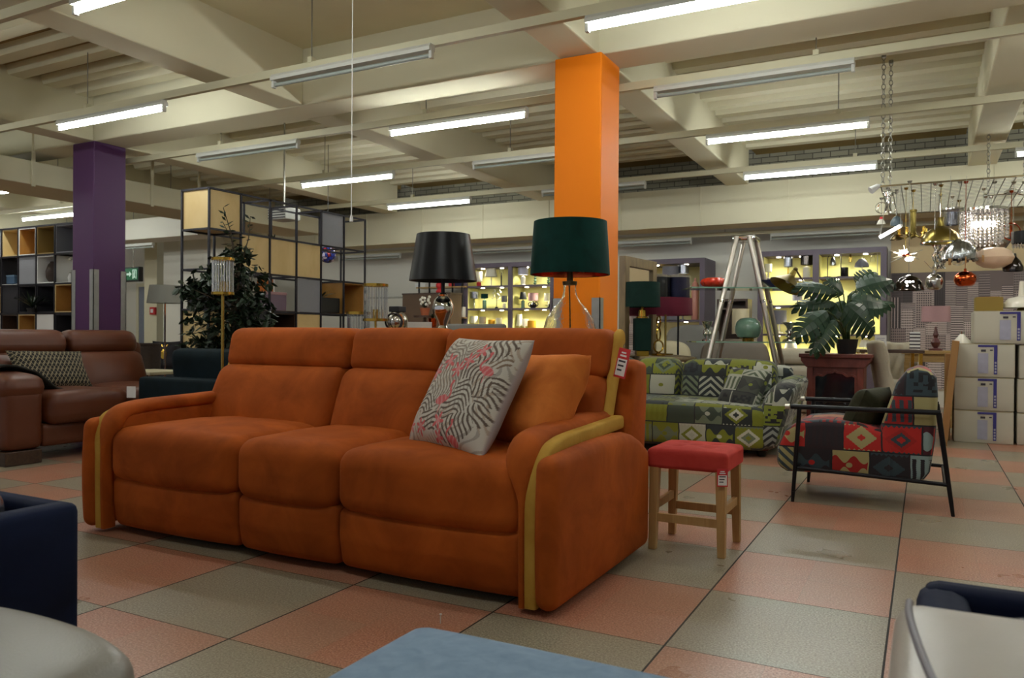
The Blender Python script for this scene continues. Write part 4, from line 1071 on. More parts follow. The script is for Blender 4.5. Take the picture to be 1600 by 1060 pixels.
# ------------------------------------------------------------------ far cube shelving by the purple column
YS = 4.0; XS = [at_y(px, 400, YS).x for px in (-24, 3, 29, 57, 86, 116)]
ZS = [.02, .41, .80, 1.19, 1.58, 1.97, 2.36]
FS = thing('cube_shelf', 'far dark framed cube shelving with wooden boxes beside the purple column', 'shelf', (0, 0, 0))
m = MB(); w_ = .022
for x in XS:
    for y in (YS, YS+.36): m.box(x-w_/2, x+w_/2, y-w_/2, y+w_/2, 0, ZS[-1])
for z in ZS:
    for y in (YS, YS+.36): m.box(XS[0], XS[-1], y-w_/2, y+w_/2, z-w_/2, z+w_/2)
    for x in XS: m.box(x-w_/2, x+w_/2, YS, YS+.36, z-w_/2, z+w_/2)
m.build('frame', M['frame_metal'], FS, smooth=False)
def fbox(c, r, mat, closed=False, edge=None, d0=.0):
    x0, x1, z0, z1 = XS[c]+.013, XS[c+1]-.013, ZS[5-r]+.013, ZS[6-r]-.013; t = .014
    m = MB().box(x0, x0+t, YS, YS+.35, z0, z1).box(x1-t, x1, YS, YS+.35, z0, z1).box(x0+t, x1-t, YS, YS+.35, z0, z0+t).box(x0+t, x1-t, YS, YS+.35, z1-t, z1).box(x0+t, x1-t, YS+.33, YS+.35, z0+t, z1-t)
    if closed: m.box(x0+t, x1-t, YS, YS+t, z0+t, z1-t)
    b = m.build('box', mat, FS, smooth=False)
    if edge:
        e = .012; m = MB().box(x0-.004, x0+e, YS-.006, YS, z0, z1).box(x1-e, x1+.004, YS-.006, YS, z0, z1).box(x0+e, x1-e, YS-.006, YS, z0, z0+e).box(x0+e, x1-e, YS-.006, YS, z1-e, z1); m.build('edging', edge, b, smooth=False)
fbox(1, 0, M['ply']); fbox(2, 0, M['ply_deep'], edge=M['paper']); fbox(3, 0, M['tan']); fbox(4, 0, M['grey_felt'])
fbox(0, 1, M['dark_board']); fbox(2, 1, M['grey_felt'], True); fbox(3, 1, M['paper'])
fbox(1, 2, M['dark_board'], True); fbox(2, 2, M['dark_board']); fbox(3, 2, M['dark_board']); fbox(4, 2, M['ply_deep'], edge=M['ply']); fbox(0, 2, M['ply'])
fbox(1, 3, M['walnut']); fbox(2, 3, M['ply_deep'], edge=M['ply']); fbox(3, 3, M['paper'], True); fbox(4, 3, M['dark_board'])
fbox(0, 0, M['grey_felt'], True)
for c, r in ((1, 1), (4, 1)): MB().box(XS[c], XS[c+1], YS, YS+.36, ZS[5-r]+.009, ZS[5-r]+.018).build('shelf_board', M['paper'], FS, smooth=False)
def fpt(c, r, f=.5): return Vector((XS[c]+(XS[c+1]-XS[c])*f, YS+.15, ZS[5-r]+.03))
t = thing('basket', 'dark woven round basket on the far cube shelving', 'basket', fpt(3, 1)); MB().lathe([(.09, 0), (.125, .06), (.13, .15), (.10, .24), (.07, .27)], 18).build('body', M['wicker'], t); MB().torus((0, 0, .27), .07, .010, 16, 5).build('rim', M['wicker'], t)
t = thing('flower_pot', 'small yellow pot on the far cube shelving', 'pot', fpt(1, 1, .72)); MB().shell([(.035, 0), (.045, .08)], 14, t=.006).lathe([(.034, .0), (.034, .06)], 12).build('body', M['mustard_shade'], t); leafy(8, .05, .05, .006, .06, 2).build('leaves', M['foliage'], t).location = (0, 0, .06)
t = thing('storage_box', 'steel blue box lying on the far cube shelving', 'box', fpt(1, 1, .3)); MB().box(-.10, .08, -.10, .10, 0, .10).build('body', plain('steel_blue_box', '#39526b', .7), t, smooth=False, bevel=.004); MB().box(-.102, .082, -.102, .102, .10, .12).build('lid', plain('steel_blue_lid', '#5f788d', .7), t, smooth=False)
t = thing('orchid', 'white orchid stem in a slim pot on the far cube shelving', 'plant', fpt(4, 1, .3)); MB().lathe([(.04, 0), (.05, .06), (.03, .11)], 14).tube([(0, 0, .1), (.01, 0, .22), (.03, 0, .28)], .006, 6).build('pot', M['white_plastic'], t); m = MB()
for k in range(5): m.ball((.02+.03*math.cos(k*1.3), .03*math.sin(k*1.3), .24+.02*k), .024, 8, sz=.6)
m.build('flowers', M['ceramic_white'], t)
t = thing('potted_plant', 'green leafed plant hanging over the shelf edge near the purple column', 'plant', fpt(4, 1, .75)); MB().lathe([(.04, 0), (.05, .08)], 12).build('pot', M['white_plastic'], t); leafy(14, .20, .12, .022, .2, 12).build('leaves', M['stem'], t).location = (0, 0, .07)
t = thing('potted_plant', 'dark palm plant inside the charcoal boxes of the far shelving', 'plant', (XS[3], YS-.06, ZS[3]+.02)); MB().lathe([(.05, 0), (.06, .05)], 12).build('pot', M['plastic_black'], t); leafy(26, .30, .26, .014, .3, 14).build('leaves', M['foliage'], t).location = (0, 0, .06)

# ------------------------------------------------------------------ the leafy tree
g = at(368, 560, 7.2)
tr = thing('ficus_tree', 'leafy dark green ficus tree in a pot before the black shelving', 'tree', (g.x, g.y, 0))
MB().lathe([(.14, 0), (.17, .05), (.19, .30), (.17, .30), (.16, .26), (1e-5, .26)], 24).build('pot', M['plastic_black'], tr)
m = MB(); r_ = random.Random(21); tips = []
for k in range(3):
    a = k*2.1; m.tube([(.03*math.cos(a), .03*math.sin(a), .25), (.05*math.cos(a+.6), .05*math.sin(a+.6), .7), (.03*math.cos(a+1.3), .03*math.sin(a+1.3), 1.15), (.06*math.cos(a+2), .06*math.sin(a+2), 1.6)], [.022, .018, .014, .006], 7)
U = Vector((math.cos(YAW), math.sin(YAW), 0)); V = Vector((-math.sin(YAW), math.cos(YAW), 0))
CL = [(-.05, 1.55, .22), (-.20, 1.42, .22), (.12, 1.40, .24), (-.30, 1.33, .20), (.02, 1.20, .30), (.17, 1.12, .22), (-.22, 1.02, .28), (.05, .92, .30), (-.30, .80, .22), (.22, .88, .2), (.10, .70, .26), (-.12, .66, .28), (-.42, 1.36, .12), (.02, 1.68, .14)]
lv = MB()
for cx, cz, rr in CL:
    for k in range(2):
        v = r_.uniform(-1, 1); m.tube([(0, 0, cz-.25), tuple(U*(cx*.5)+V*(v*.1)+Vector((0, 0, cz-.08))), tuple(U*cx+V*(v*.2)+Vector((0, 0, cz)))], [.009, .006, .003], 5)
    for k in range(int(150*rr/.24)):
        th, ph, q = r_.uniform(0, 2*PI), math.acos(r_.uniform(-1, 1)), rr*r_.uniform(.3, 1)**.6
        c = U*(cx+q*math.sin(ph)*math.cos(th))+V*(q*math.sin(ph)*math.sin(th))+Vector((0, 0, cz+q*math.cos(ph)*.8))
        d = Vector((r_.uniform(-1, 1), r_.uniform(-1, 1), r_.uniform(-1.1, .1))).normalized(); L_ = r_.uniform(.065, .105); s_ = d.cross(Vector((r_.uniform(-.5, .5), r_.uniform(-.5, .5), 1))).normalized()*L_*.27; n_ = s_.cross(d).normalized()*L_*.06
        lv.add([c, c+d*L_*.35+s_-n_, c+d*L_*.75+s_*.75-n_, c+d*L_, c+d*L_*.75-s_*.75-n_, c+d*L_*.35-s_-n_, c+d*L_*.55], [(0, 1, 6), (1, 2, 6), (2, 3, 6), (3, 4, 6), (4, 5, 6), (5, 0, 6)])
for cx, z0, z1, ln in ((-.02, 1.65, 2.10, -.10), (.06, 1.62, 2.02, .07), (.02, 1.6, 1.96, -.14)):   # bare shoots at the top
    p0, p1 = U*cx+Vector((0, 0, z0)), U*(cx+ln)+Vector((0, 0, z1)); m.tube([p0, (p0+p1)/2+U*.02, p1], [.006, .005, .003], 5)
    for k in range(9):
        t_ = .45+.55*k/8; c = p0.lerp(p1, t_); d = (U*r_.uniform(-1, 1)+V*r_.uniform(-1, 1)+Vector((0, 0, r_.uniform(-.2, .7)))).normalized(); s_ = d.orthogonal().normalized()*.012; L_ = .07
        lv.add([c, c+d*L_*.5+s_, c+d*L_, c+d*L_*.5-s_], [(0, 1, 2, 3)])
m.build('trunk', M['bark'], tr); lv.build('foliage', M['foliage'], tr, smooth=False)

# ------------------------------------------------------------------ far end: exit sign, standing lamp, bits
q = at(208, 429, 15.)
t = thing('exit_sign', 'green emergency exit sign hanging near the grey door', 'sign', (q.x, q.y, q.z))
MB().box(-.23, .23, -.05, .05, -.14, .14).build('housing', M['plastic_black'], t, smooth=False, bevel=.01)
MB().box(-.20, .20, -.056, -.05, -.11, .11).build('face', Mt('exit_green', '#175c3a', .4, emit=.08, emit_col=lin('#1c7a4a')).m, t, smooth=False)
m = MB().box(-.16, -.03, -.060, -.056, -.02, .02).prism([(-.03, -.05), (.03, 0), (-.03, .05)], -.060, -.056, 'y').box(.06, .17, -.060, -.056, .07, .085).box(.06, .075, -.060, -.056, -.09, .085).box(.155, .17, -.060, -.056, -.09, .085)
m.ball((.115, -.057, .045), .016, 8).bar((.115, -.058, .03), (.11, -.058, -.03), .02).bar((.11, -.058, -.03), (.085, -.058, -.08), .013).bar((.11, -.058, -.03), (.135, -.058, -.075), .013).build('arrow_and_figure', Mt('sign_white', '#cfe8da', .4, emit=.12, emit_col=lin('#cfe8da')).m, t, smooth=False)
MB().tube([(0, 0, .14), (0, 0, 3.5-q.z)], .006, 6).build('rod', M['steel'], t)
q = at(258, 465, 9.2)
t = thing('floor_lamp', 'standing lamp with a clear plastic covered shade near the doorway', 'floor lamp', (q.x, q.y, 0))
MB().lathe([(.14, 0), (.14, .02), (.012, .03)], 24).tube([(0, 0, .03), (0, 0, 1.5)], .010, 8).build('pole', M['chrome'], t)
MB().shell([(.20, 1.29), (.17, 1.50)], 28, t=.003).build('lamp_shade', Mt('clear_plastic_shade', '#b9b8ae', .25, 0., trans=.45, ior=1.2).m, t)
MB().ball((0, 0, 1.4), .04, 10).build('bulb', M['white_plastic'], t)
q = at_y(238, 486, 8.95); t = thing('alarm_switch', 'small red fire call point fixed on the pier by the doorway', 'alarm', (q.x, 8.99, q.z))
MB().box(-.08, .08, -.05, .005, -.08, .08).build('case', M['red_print'], t, smooth=False, bevel=.008); MB().box(-.04, .04, -.055, -.05, -.04, .04).build('glass_pane', M['white_plastic'], t, smooth=False)
q = at(265, 545, 10.2); t = thing('tub_chair', 'dark grey chair holding a gold pineapple cushion at the far end', 'chair', (q.x, q.y, 0), .6)
MB().rbox((0, .2, .50), (.60, .14, .60), .06, 6).build('backrest', M['sh_charcoal'], t); MB().rbox((0, -.1, .32), (.56, .5, .18), .05, 6).build('seat', M['sh_charcoal'], t)
for x in (-.22, .22):
    for y in (-.28, .2): MB().lathe([(.012, 0), (.018, .24)], 8, (x, y, 0)).build('leg', M['black_metal'], t)
q2 = q+U*.02-V*.16; o = pillow(.36, .36, .12, 14, seed=2).build('scatter_cushion', M['dark_board']); o.matrix_world = frame((q2.x, q2.y, .66), tuple(U), (0, .15, 1)); tag(o, 'black cushion with a gold pineapple on the far grey chair', 'cushion')
m = MB().ball((0, 0, .062), .055, 10, sx=.8, sy=1.15, sz=.12)
for k in range(5): m.bar((0, .05, .062), (.09*math.sin(-.9+.45*k), .05+.09*math.cos(-.9+.45*k), .05), .012, .004)
m.build('pineapple_print', M['gold'], o)
q = at(224, 575, 8.3); t = thing('basket', 'dark wicker basket standing behind the brown leather sofa', 'basket', (q.x, q.y, 0)); z1 = at(224, 538, 8.3).z
MB().shell([(.16, z1-.42), (.17, z1)], 20, t=.02, rip=lambda a, z: 1+.03*math.sin(14*a)).lathe([(.16, z1-.42), (.155, z1-.40)], 20).build('body', M['wicker'], t); MB().torus((0, 0, z1), .165, .012, 20, 6).build('rim', M['wicker'], t)
MB().box(-.24, .24, -.24, .24, z1-.45, z1-.42).build('stand_top', M['oak'], t, smooth=False)
for x in (-.2, .2):
    for y in (-.2, .2): MB().box(x-.02, x+.02, y-.02, y+.02, 0, z1-.45).build('leg', M['oak'], t, smooth=False)
q = at(232, 579, 7.9); t = thing('coffee_table', 'cream topped table between the brown and teal sofas', 'table', (q.x, q.y, 0), YAW*0)
MB().box(-.35, .35, -.25, .25, q.z-.03, q.z).build('table_top', M['cream_cloth'], t, smooth=False, bevel=.005)
for x in (-.3, .3):
    for y in (-.2, .2): MB().box(x-.02, x+.02, y-.02, y+.02, 0, q.z-.03).build('leg', M['oak'], t, smooth=False)
q = at(205, 612, 6.2); t = thing('hanging_tag', 'white paper tag hanging on the end of the dark teal sofa', 'tag'); t.matrix_world = frame((q.x, q.y, q.z+.04), tuple(U), (0, 0, 1))
MB().box(-.035, .035, -.09, 0, -.002, .002).build('card', M['paper'], t, smooth=False); MB().tube([(0, 0, 0), (.03, 0, .01)], .0015, 5).build('string', M['white_plastic'], t)
q = at(512, 398, 10.4); t = thing('pendant_lamp', 'round stained glass pendant in blue and red hanging behind the shelving', 'pendant lamp', (q.x, q.y, q.z))
z = Mt('stained_glass', (.1,.1,.4), .15, coat=.5); c_ = z.voro(z.co(), 22., 'Color'); r0, g0, b0 = z.xyz(c_); z.set('Base Color', z.mix(r0.gt(.5), '#24358f', '#8f2630')); z.set('Base Color', z.mix(z.voro(z.co(), 22., 'Distance', 'DISTANCE_TO_EDGE').lt(.06), z.mix(r0.gt(.55), '#24358f', z.mix(g0.gt(.5), '#8f2630', '#b9b0c9')), '#15141c'))
MB().ball((0, 0, 0), .115, 20).build('globe', z.m, t); MB().tube([(0, 0, .11), (0, 0, 3.5-q.z)], .004, 6).build('cord', M['black_metal'], t); MB().lathe([(.02, .105), (.03, .12), (.01, .14)], 12).build('cap', M['bronze'], t)
q = at(444, 337, 9.2); t = thing('air_vent', 'small louvred air vent hanging from the ceiling above the black shelving', 'vent', (q.x, q.y, q.z))
MB().box(-.14, .14, -.12, .12, -.06, .08).build('housing', M['white_enamel'], t, smooth=False, bevel=.01)
for k in range(4): MB().box(-.13, .13, -.128, -.12, -.045+.03*k, -.035+.03*k).build('louvre', M['dark_board'], t, smooth=False)
MB().tube([(0, 0, .08), (0, 0, 3.42-q.z)], .01, 6).build('rod', M['steel'], t)
# ------------------------------------------------------------------ lit display cabinets along the rear wall
def cabinet(lab, x0, x1, y0, z0, z1, zsh, xdiv, lining, depth=.40, fr=.075, open_front=True, power=6.):
    t = thing('display_cabinet', lab, 'cabinet', ((x0+x1)/2, y0, 0)); xc = (x0+x1)/2
    a, b = x0-xc, x1-xc
    MB().box(a, a+fr, 0, depth, 0, z1).build('side_panel', M['mauve'], t, smooth=False); MB().box(b-fr, b, 0, depth, 0, z1).build('side_panel', M['mauve'], t, smooth=False)
    MB().box(a+fr, b-fr, 0, depth, z1-fr, z1).build('top_panel', M['mauve'], t, smooth=False)
    MB().box(a+fr, b-fr, depth-.02, depth, 0, z1-fr).build('back_panel', lining, t, smooth=False)
    for d in xdiv: MB().box(d-xc-.04, d-xc+.04, 0, depth-.02, 0, z1-fr).build('divider', M['mauve'], t, smooth=False)
    edges = [x0+fr]+[q for d in xdiv for q in (d-.04, d+.04)]+[x1-fr]
    zs = sorted(zsh)
    for i in range(0, len(edges), 2):
        e0, e1 = edges[i]-xc, edges[i+1]-xc
        MB().box(e0, e0+.004, .03, depth-.02, zs[0], z1-fr).build('lining', lining, t, smooth=False); MB().box(e1-.004, e1, .03, depth-.02, zs[0], z1-fr).build('lining', lining, t, smooth=False)
        for z in zs: MB().box(e0+.004, e1-.004, .01, depth-.02, z-.028, z).build('shelf_board', M['mauve'], t, smooth=False)
        tops = [z-.028 for z in zs[1:]]+[z1-fr]
        for z in tops:
            for f in (.28, .75):
                s = MB().lathe([(.030, -.008), (.030, 0)], 14, (e0+(e1-e0)*f, .16, z)); p_ = s.build('spotlight', M['spot_on'], t)
            if e1-e0 > .3:
                for f in (.28, .75):
                    L_ = bpy.data.lights.new('cabinet_spotlight', 'SPOT'); L_.energy = power; L_.color = (1., .93, .70); L_.spot_size = R(140); L_.spot_blend = .6; L_.shadow_soft_size = .03
                    lo = bpy.data.objects.new('spot_beam', L_); COL.objects.link(lo); lo.parent = t; lo.location = (e0+(e1-e0)*f, .16, z-.012)
    MB().box(a+fr, b-fr, .02, depth-.02, 0, zs[0]-.028 if zs[0] > .1 else .02).build('base_panel', M['mauve'], t, smooth=False)
    return t
YC = 9.4
cabinet('lit display cabinet with yellow compartments of small lamps, seen between the two big lampshades', -4.64, -2.90, YC-.02, .12, 2.175, [1.79, 1.40, 1.0, .60], [-3.72], M['lamp_yellow_lining'])
cabinet('mauve framed lit display cabinet behind the burgundy lampshade', -1.47, -.36, YC-.28, .12, 2.10, [1.19, .8], [], M['cream_lining'], .66)
cabinet('lit display cabinet with yellow compartments behind the big-leafed plant', .34, 2.03, YC, .12, 2.18, [1.79, 1.40, .99, .58], [1.13], M['lamp_yellow_lining'])

# small lamps and ornaments standing in the cabinets; p = picture point where it stands, s = size
def mini(lab, px, z, y, h, sh, kind='drum', shm=None, bm=None, r=.07, rb=None, cat='table lamp', group='lamps in the lit cabinets'):
    q = at_y(px, 480, y); t = thing('small_lamp', lab, cat, (q.x, y, z), group=group)
    if kind in ('drum', 'cone'):
        hb = h-sh; rt = r if kind == 'drum' else r*.62
        MB().lathe([(r*.55, 0), (r*.55, .01), (rb or .012, .02), ((rb or .012)*1.0, hb*.8), (.006, hb*.9), (.006, hb+.02)], 16).build('base', bm, t)
        MB().shell([(r, hb), (rt, h)], 22, t=.003).build('lamp_shade', shm, t)
    return t
def mini_vase(lab, px, z, y, prof, mat, nm='vase', cat='vase', extra=None):
    q = at_y(px, 480, y); t = thing(nm, lab, cat, (q.x, y, z)); MB().lathe(prof, 18).build('body', mat, t)
    if extra: extra(t)
    return t
B1, B2 = YC+.14, YC+.2
Z1, Z2, Z3 = 1.79, 1.40, 1.00
mini('small lamp with a white shade and red base on the top cabinet shelf', 748, Z1, B1, .26, .17, 'drum', M['sh_white'], M['red_print'], .06, .04)
mini('tall lamp with a pleated white cone shade on the top shelf, behind the black lampshade', 767, Z1, B1, .345, .18, 'cone', M['sh_white'], M['ceramic_white'], .11)
mini('clear glass lamp with a dark fitting at the end of the top shelf', 783, Z1, B1, .30, .09, 'drum', M['rod_glass'], M['black_metal'], .035)
mini('lamp with a leafy print shade on a white dome base', 817, Z1, B1, .33, .15, 'drum', M['carton_pale'], M['ceramic_white'], .09, .04)
for px, w in ((836, 'nearer'), (857, 'farther')):
    q = at_y(px, 460, B1); t = thing('pine_ornament', f'small grey tiered tree ornament on the top shelf, the {w} of two', 'ornament', (q.x, B1, Z1))
    MB().lathe([(.02, 0), (.02, .01), (.006, .012), (.035, .03), (.012, .06), (.032, .075), (.010, .10), (.026, .115), (.006, .14), (.018, .15), (.002, .19)], 14).build('tiers', M['ceramic_green'], t); MB().lathe([(.024, -.0), (.024, .008)], 12).build('base', M['sh_grey'], t)
mini('silver shaded lamp at the dark end of the second shelf', 741, Z2, B1, .30, .12, 'drum', M['sh_silver'], M['chrome'], .075)
mini('lamp with a dark green shade on a green ceramic column, second shelf', 757, Z2, B1, .26, .08, 'drum', M['sh_green'], M['ceramic_green'], .062, .035)
q = at_y(776, 460, B1); t = thing('blossom_branch', 'white blossom branch standing on the second shelf', 'ornament', (q.x, B1, Z2)); m = MB()
for k in range(16): m.ball((.07*math.sin(k*2.4), .03*math.cos(k*1.7), .15+.012*k), .014, 6)
MB().tube([(0, 0, 0), (.004, 0, .33)], .004, 5).lathe([(.04, 0), (.02, .03)], 12).build('stem', M['black_metal'], t); m.build('blossom', M['crystal_lit'] if False else M['ceramic_white'], t)
mini('lamp with a small grey square-looking shade at the end of the second shelf', 788, Z2, B1, .22, .11, 'drum', M['sh_grey'], M['ceramic_white'], .05, .03)
mini('lamp with a charcoal cone shade on a green glass base', 817, Z2, B1, .275, .12, 'cone', M['sh_charcoal'], M['ceramic_green'], .066, .03)
mini('lamp with a wide pale grey drum shade on the second shelf', 833, Z2, B2, .26, .13, 'drum', M['sh_pink'], M['ceramic_white'], .085)
def handles(t):
    for sx in (-1, 1): MB().torus((0, 0, 0), .035, .007, 14, 5, M=Matrix.Translation((sx*.055, 0, .065)) @ Matrix.Rotation(PI/2, 4, 'X')).build('handle', M['ceramic_black'], t)
mini_vase('black two-handled vase on the second shelf', 833, Z2, B1-.05, [(.035, 0), (.06, .03), (.06, .06), (.03, .085), (.015, .10), (.004, .12)], M['ceramic_black'], extra=handles)
mini('lamp with a cream patterned drum shade beside the glass bottle lamp', 857, Z2, B2, .25, .13, 'drum', M['sh_white'], M['ceramic_white'], .075)
q = at_y(858, 480, B1-.06); t = thing('bird_ornament', 'small dark leafy ornament on the second shelf edge', 'ornament', (q.x, B1-.06, Z2)); MB().lathe([(.03, 0), (.03, .02)], 12).build('base', M['ceramic_black'], t); leafy(9, .08, .06, .012, .08, 3).build('leaves', M['ceramic_black'], t).location = (0, 0, .02)
mini('lamp with a white drum shade on the third shelf, first in its row', 741, Z3, B1, .27, .12, 'drum', M['sh_white'], M['ceramic_white'], .065)
mini('lamp with a beige drum shade on the third shelf', 754, Z3, B1, .26, .12, 'drum', M['linen'], M['ceramic_white'], .062)
mini('lamp with a mustard drum shade on the third shelf', 768, Z3, B1, .21, .11, 'drum', M['mustard_shade'], M['ceramic_white'], .062)
mini('lamp with a bright white shade near the divider on the third shelf', 780, Z3, B1, .24, .12, 'drum', M['sh_white'], M['chrome'], .055)
mini('slim white cone lamp on the third shelf past the divider', 812, Z3, B1, .30, .20, 'cone', M['sh_white'], M['ceramic_white'], .06)
mini('lamp with a broad white shade on the third shelf past the divider', 820, Z3, B2, .22, .12, 'drum', M['sh_white'], M['ceramic_white'], .07)
mini('lamp with an olive drum shade on the third shelf beside the bottle lamp', 831, Z3, B1, .19, .12, 'drum', M['mustard_shade'], M['ceramic_green'], .07)
# middle cabinet
BM = YC-.10
mini('silver foil shaded lamp inside the cream lit cabinet', 1067, 1.19, BM, .83, .13, 'drum', M['sh_silver'], M['chrome'], .085)
mini_vase('tall dusty rose bottle vase inside the cream lit cabinet', 1086, 1.19, BM-.05, [(.05, 0), (.055, .02), (.055, .5), (.04, .55), (.018, .57), (.018, .62)], M['pinkish'])
q = at_y(1025, 440, BM); t = thing('storage_box', 'long cream cardboard box on top in the cream lit cabinet', 'box', (q.x-.02, BM, 1.19)); MB().box(-.20, .22, -.12, .12, 0, .62).build('body', M['cream_cloth'], t, smooth=False); MB().box(-.21, .23, -.13, .13, .62, .68).build('lid', M['mustard_shade'] if False else M['kraft'], t, smooth=False)
q = at_y(1047, 440, BM-.12); t = thing('lamp_shade', 'large grey drum shade standing inside the cream lit cabinet', 'lampshade', (q.x, BM-.10, 1.19)); MB().shell([(.13, 0), (.12, .80)], 24, t=.004).build('fabric', M['sh_grey'], t); MB().torus((0, 0, .80), .12, .004, 20, 5).build('wire_ring', M['steel'], t)
# third cabinet
mini('tall lamp with a silver drum shade, first on the upper shelf behind the stepladder', 1231, Z1, B1, .31, .14, 'drum', M['sh_silver'], M['gold'], .062)
mini('lamp with a black and silver drum shade on a white globe base', 1260, Z1, B1, .32, .13, 'drum', M['dark_chrome'], M['ceramic_white'], .085, .05)
mini('pale square framed lamp at the edge of the upper shelf', 1200, Z1, B1, .22, .12, 'drum', M['sh_white'], M['ceramic_white'], .05)
def arch(lab, px, h, w, mat, shm, r):
    q = at_y(px, 420, B1); t = thing('arched_lamp', lab, 'table lamp', (q.x, B1, Z1)); MB().lathe([(.05, 0), (.05, .012)], 16).tube([(0, 0, .01), (0, 0, h*.9), (w*.25, 0, h), (w*.75, 0, h), (w, 0, h*.93)], .006, 7).build('arm', mat, t)
    MB().shell([(r, h*.93-.11), (r*.9, h*.93-.06), (r*.4, h*.93)], 18, (w, 0, 0), t=.003).build('lamp_shade', shm, t); return t
arch('arched lamp with an openwork grey shade on the upper shelf over the plant', 1293, .30, .07, M['black_metal'], M['hammered'], .045)
arch('tall arched black lamp with a tiny brass shade on the upper shelf', 1314, .34, .12, M['black_metal'], M['brass'], .025)
mini_vase('black cylinder vase on the upper shelf over the plant', 1319, Z1, B1-.06, [(.05, 0), (.052, .005), (.052, .125), (.045, .13)], M['ceramic_black'])
arch('lamp with a grey mushroom dome on the upper shelf over the plant', 1347, .26, -.005, M['white_enamel'], M['sh_grey'], .095)
arch('white wire lamp at the end of the upper shelf', 1371, .33, -.06, M['white_enamel'], M['rod_glass'], .035)
mini('lamp with a grey rectangular-looking shade behind the stepladder legs', 1218, Z3+.0, B1, .33, .20, 'drum', M['sh_grey'], M['ceramic_white'], .10)
mini('white patterned vase-like lamp on the middle shelf behind the brass lamp', 1246, Z2, B1, .17, .10, 'drum', M['carton_pale'], M['chrome'], .07)
mini('glowing white globe-shaded lamp behind the plant stems', 1340, Z3, B1, .26, .17, 'cone', M['sh_white'], M['ceramic_white'], .13)
mini('white reading lamp hidden behind the plant pot', 1352, .58, B1, .33, .10, 'cone', M['sh_white'], M['chrome'], .08)
mini('small grey-shaded lamp near the end of the lowest lit shelf', 1372, .58, B1, .27, .10, 'cone', M['sh_silver'], M['chrome'], .07)
mini('dark lamp base with a cream shade on the lower shelf behind the stepladder', 1236, .58, B1, .34, .15, 'cone', M['sh_white'], M['black_metal'], .09)

# ------------------------------------------------------------------ furniture standing before the rear wall
q = at(742, 509, 9.6); t = thing('grey_bed_headboard', 'grey upholstered headboard low behind the orange sofa back', 'headboard', (q.x, q.y, 0), 0)
MB().rbox((0, 0, q.z/2+.03), (.85, .10, q.z-.02), .03, 6).build('panel', M['grey_cloth'], t); 
for x in (-.35, .35): MB().box(x-.03, x+.03, -.03, .03, 0, .06).build('leg', M['walnut'], t, smooth=False)
c0, c1 = at_y(629, 461, 8.9), at_y(704, 461, 8.9)
t = thing('wall_cabinet', 'brown panelled cabinet under the black shelf uprights', 'cabinet', ((c0.x+c1.x)/2, 8.9, 0)); w2 = (c1.x-c0.x)/2
MB().box(-w2, w2, 0, .36, .06, c0.z).build('body', plain('brown_panel', '#5f4a37', .6), t, smooth=False); MB().box(-w2-.01, w2+.01, -.01, .37, c0.z, c0.z+.025).build('top', M['walnut'], t, smooth=False); MB().box(-.006, .006, -.006, 0, .1, c0.z-.02).build('door_gap', M['plastic_black'], t, smooth=False)
MB().box(-w2+.03, w2-.03, .03, .33, 0, .06).build('plinth', M['plastic_black'], t, smooth=False)
c0, c1 = at_y(650, 449, 9.3), at_y(726, 454, 9.3)
t = thing('wall_shelf', 'wooden shelf boards on thin black uprights behind the chrome lamp', 'shelf', ((c0.x+c1.x)/2, 9.3, 0)); w2 = (c1.x-c0.x)/2
for z in (c0.z, at_y(690, 496, 9.3).z, .5): MB().box(-w2, w2, 0, .28, z-.025, z).build('shelf_board', M['oak'], t, smooth=False)
for x in (-w2+.06, -w2*.45, w2*.05, w2*.5, w2-.06): MB().box(x-.012, x+.012, .0, .024, 0, c0.z+.25).build('upright', M['black_metal'], t, smooth=False)
zt, zl = c0.z, at_y(690, 496, 9.3).z
def small_box(lab, px, z, y, w, h, mat, nm='storage_box', cat='box'):
    q = at_y(px, 480, y); t = thing(nm, lab, cat, (q.x, y, z)); MB().box(-w/2, w/2, -.08, .08, 0, h*.86).build('body', mat, t, smooth=False, bevel=.004); MB().box(-w/2-.003, w/2+.003, -.083, .083, h*.86, h).build('lid', mat, t, smooth=False); return t
small_box('red box standing on the top shelf board under the black lampshade', 708, zt, 9.42, .10, .14, M['red_print']); small_box('dark blue box on the top shelf board under the black lampshade', 719, zt, 9.42, .14, .14, M['sh_navy'])
small_box('white folded linen on the top shelf board behind the chrome lamp', 660, zt, 9.42, .22, .07, M['paper'], 'folded_linen', 'linen')
small_box('grey felt box on the low shelf board beside the chrome lamp', 712, zl, 9.42, .16, .26, M['sh_grey']); small_box('pale card box on the low shelf board', 722, zl, 9.36, .13, .18, M['grey_card'])
q = at_y(682, 490, 9.0); zz_ = at_y(629, 461, 8.9).z+.025
t = thing('vase', 'tall red ribbed vase standing by the chrome lamp', 'vase', (q.x, 9.08, zz_-.0)); MB().lathe([(.05, 0), (.06, .03), (.03, .08), (.055, .11), (.06, .15), (.03, .2), (.04, .22)], 18).build('body', M['red_print'], t); MB().torus((0, 0, .22), .04, .006, 16, 5).build('rim', M['red_print'], t)
q = at(664, 492, 8.3); t = thing('potted_flowers', 'white flowers in a small terracotta pot behind the grey card', 'plant', (q.x, q.y, 0)); MB().lathe([(.15, 0), (.15, .02), (.015, .03), (.015, q.z-.03), (.12, q.z-.03), (.12, q.z-.01)], 18).build('stand', M['walnut'], t); MB().shell([(.04, q.z-.01), (.055, q.z+.07)], 14, t=.01).lathe([(.04, q.z-.01), (.05, q.z+.06)], 14).build('pot', M['terracotta'], t); m = MB()
for k in range(12): m.ball((.05*math.sin(k*2.4), .04*math.cos(k*2.4), q.z+.10+.008*k), .017, 6)
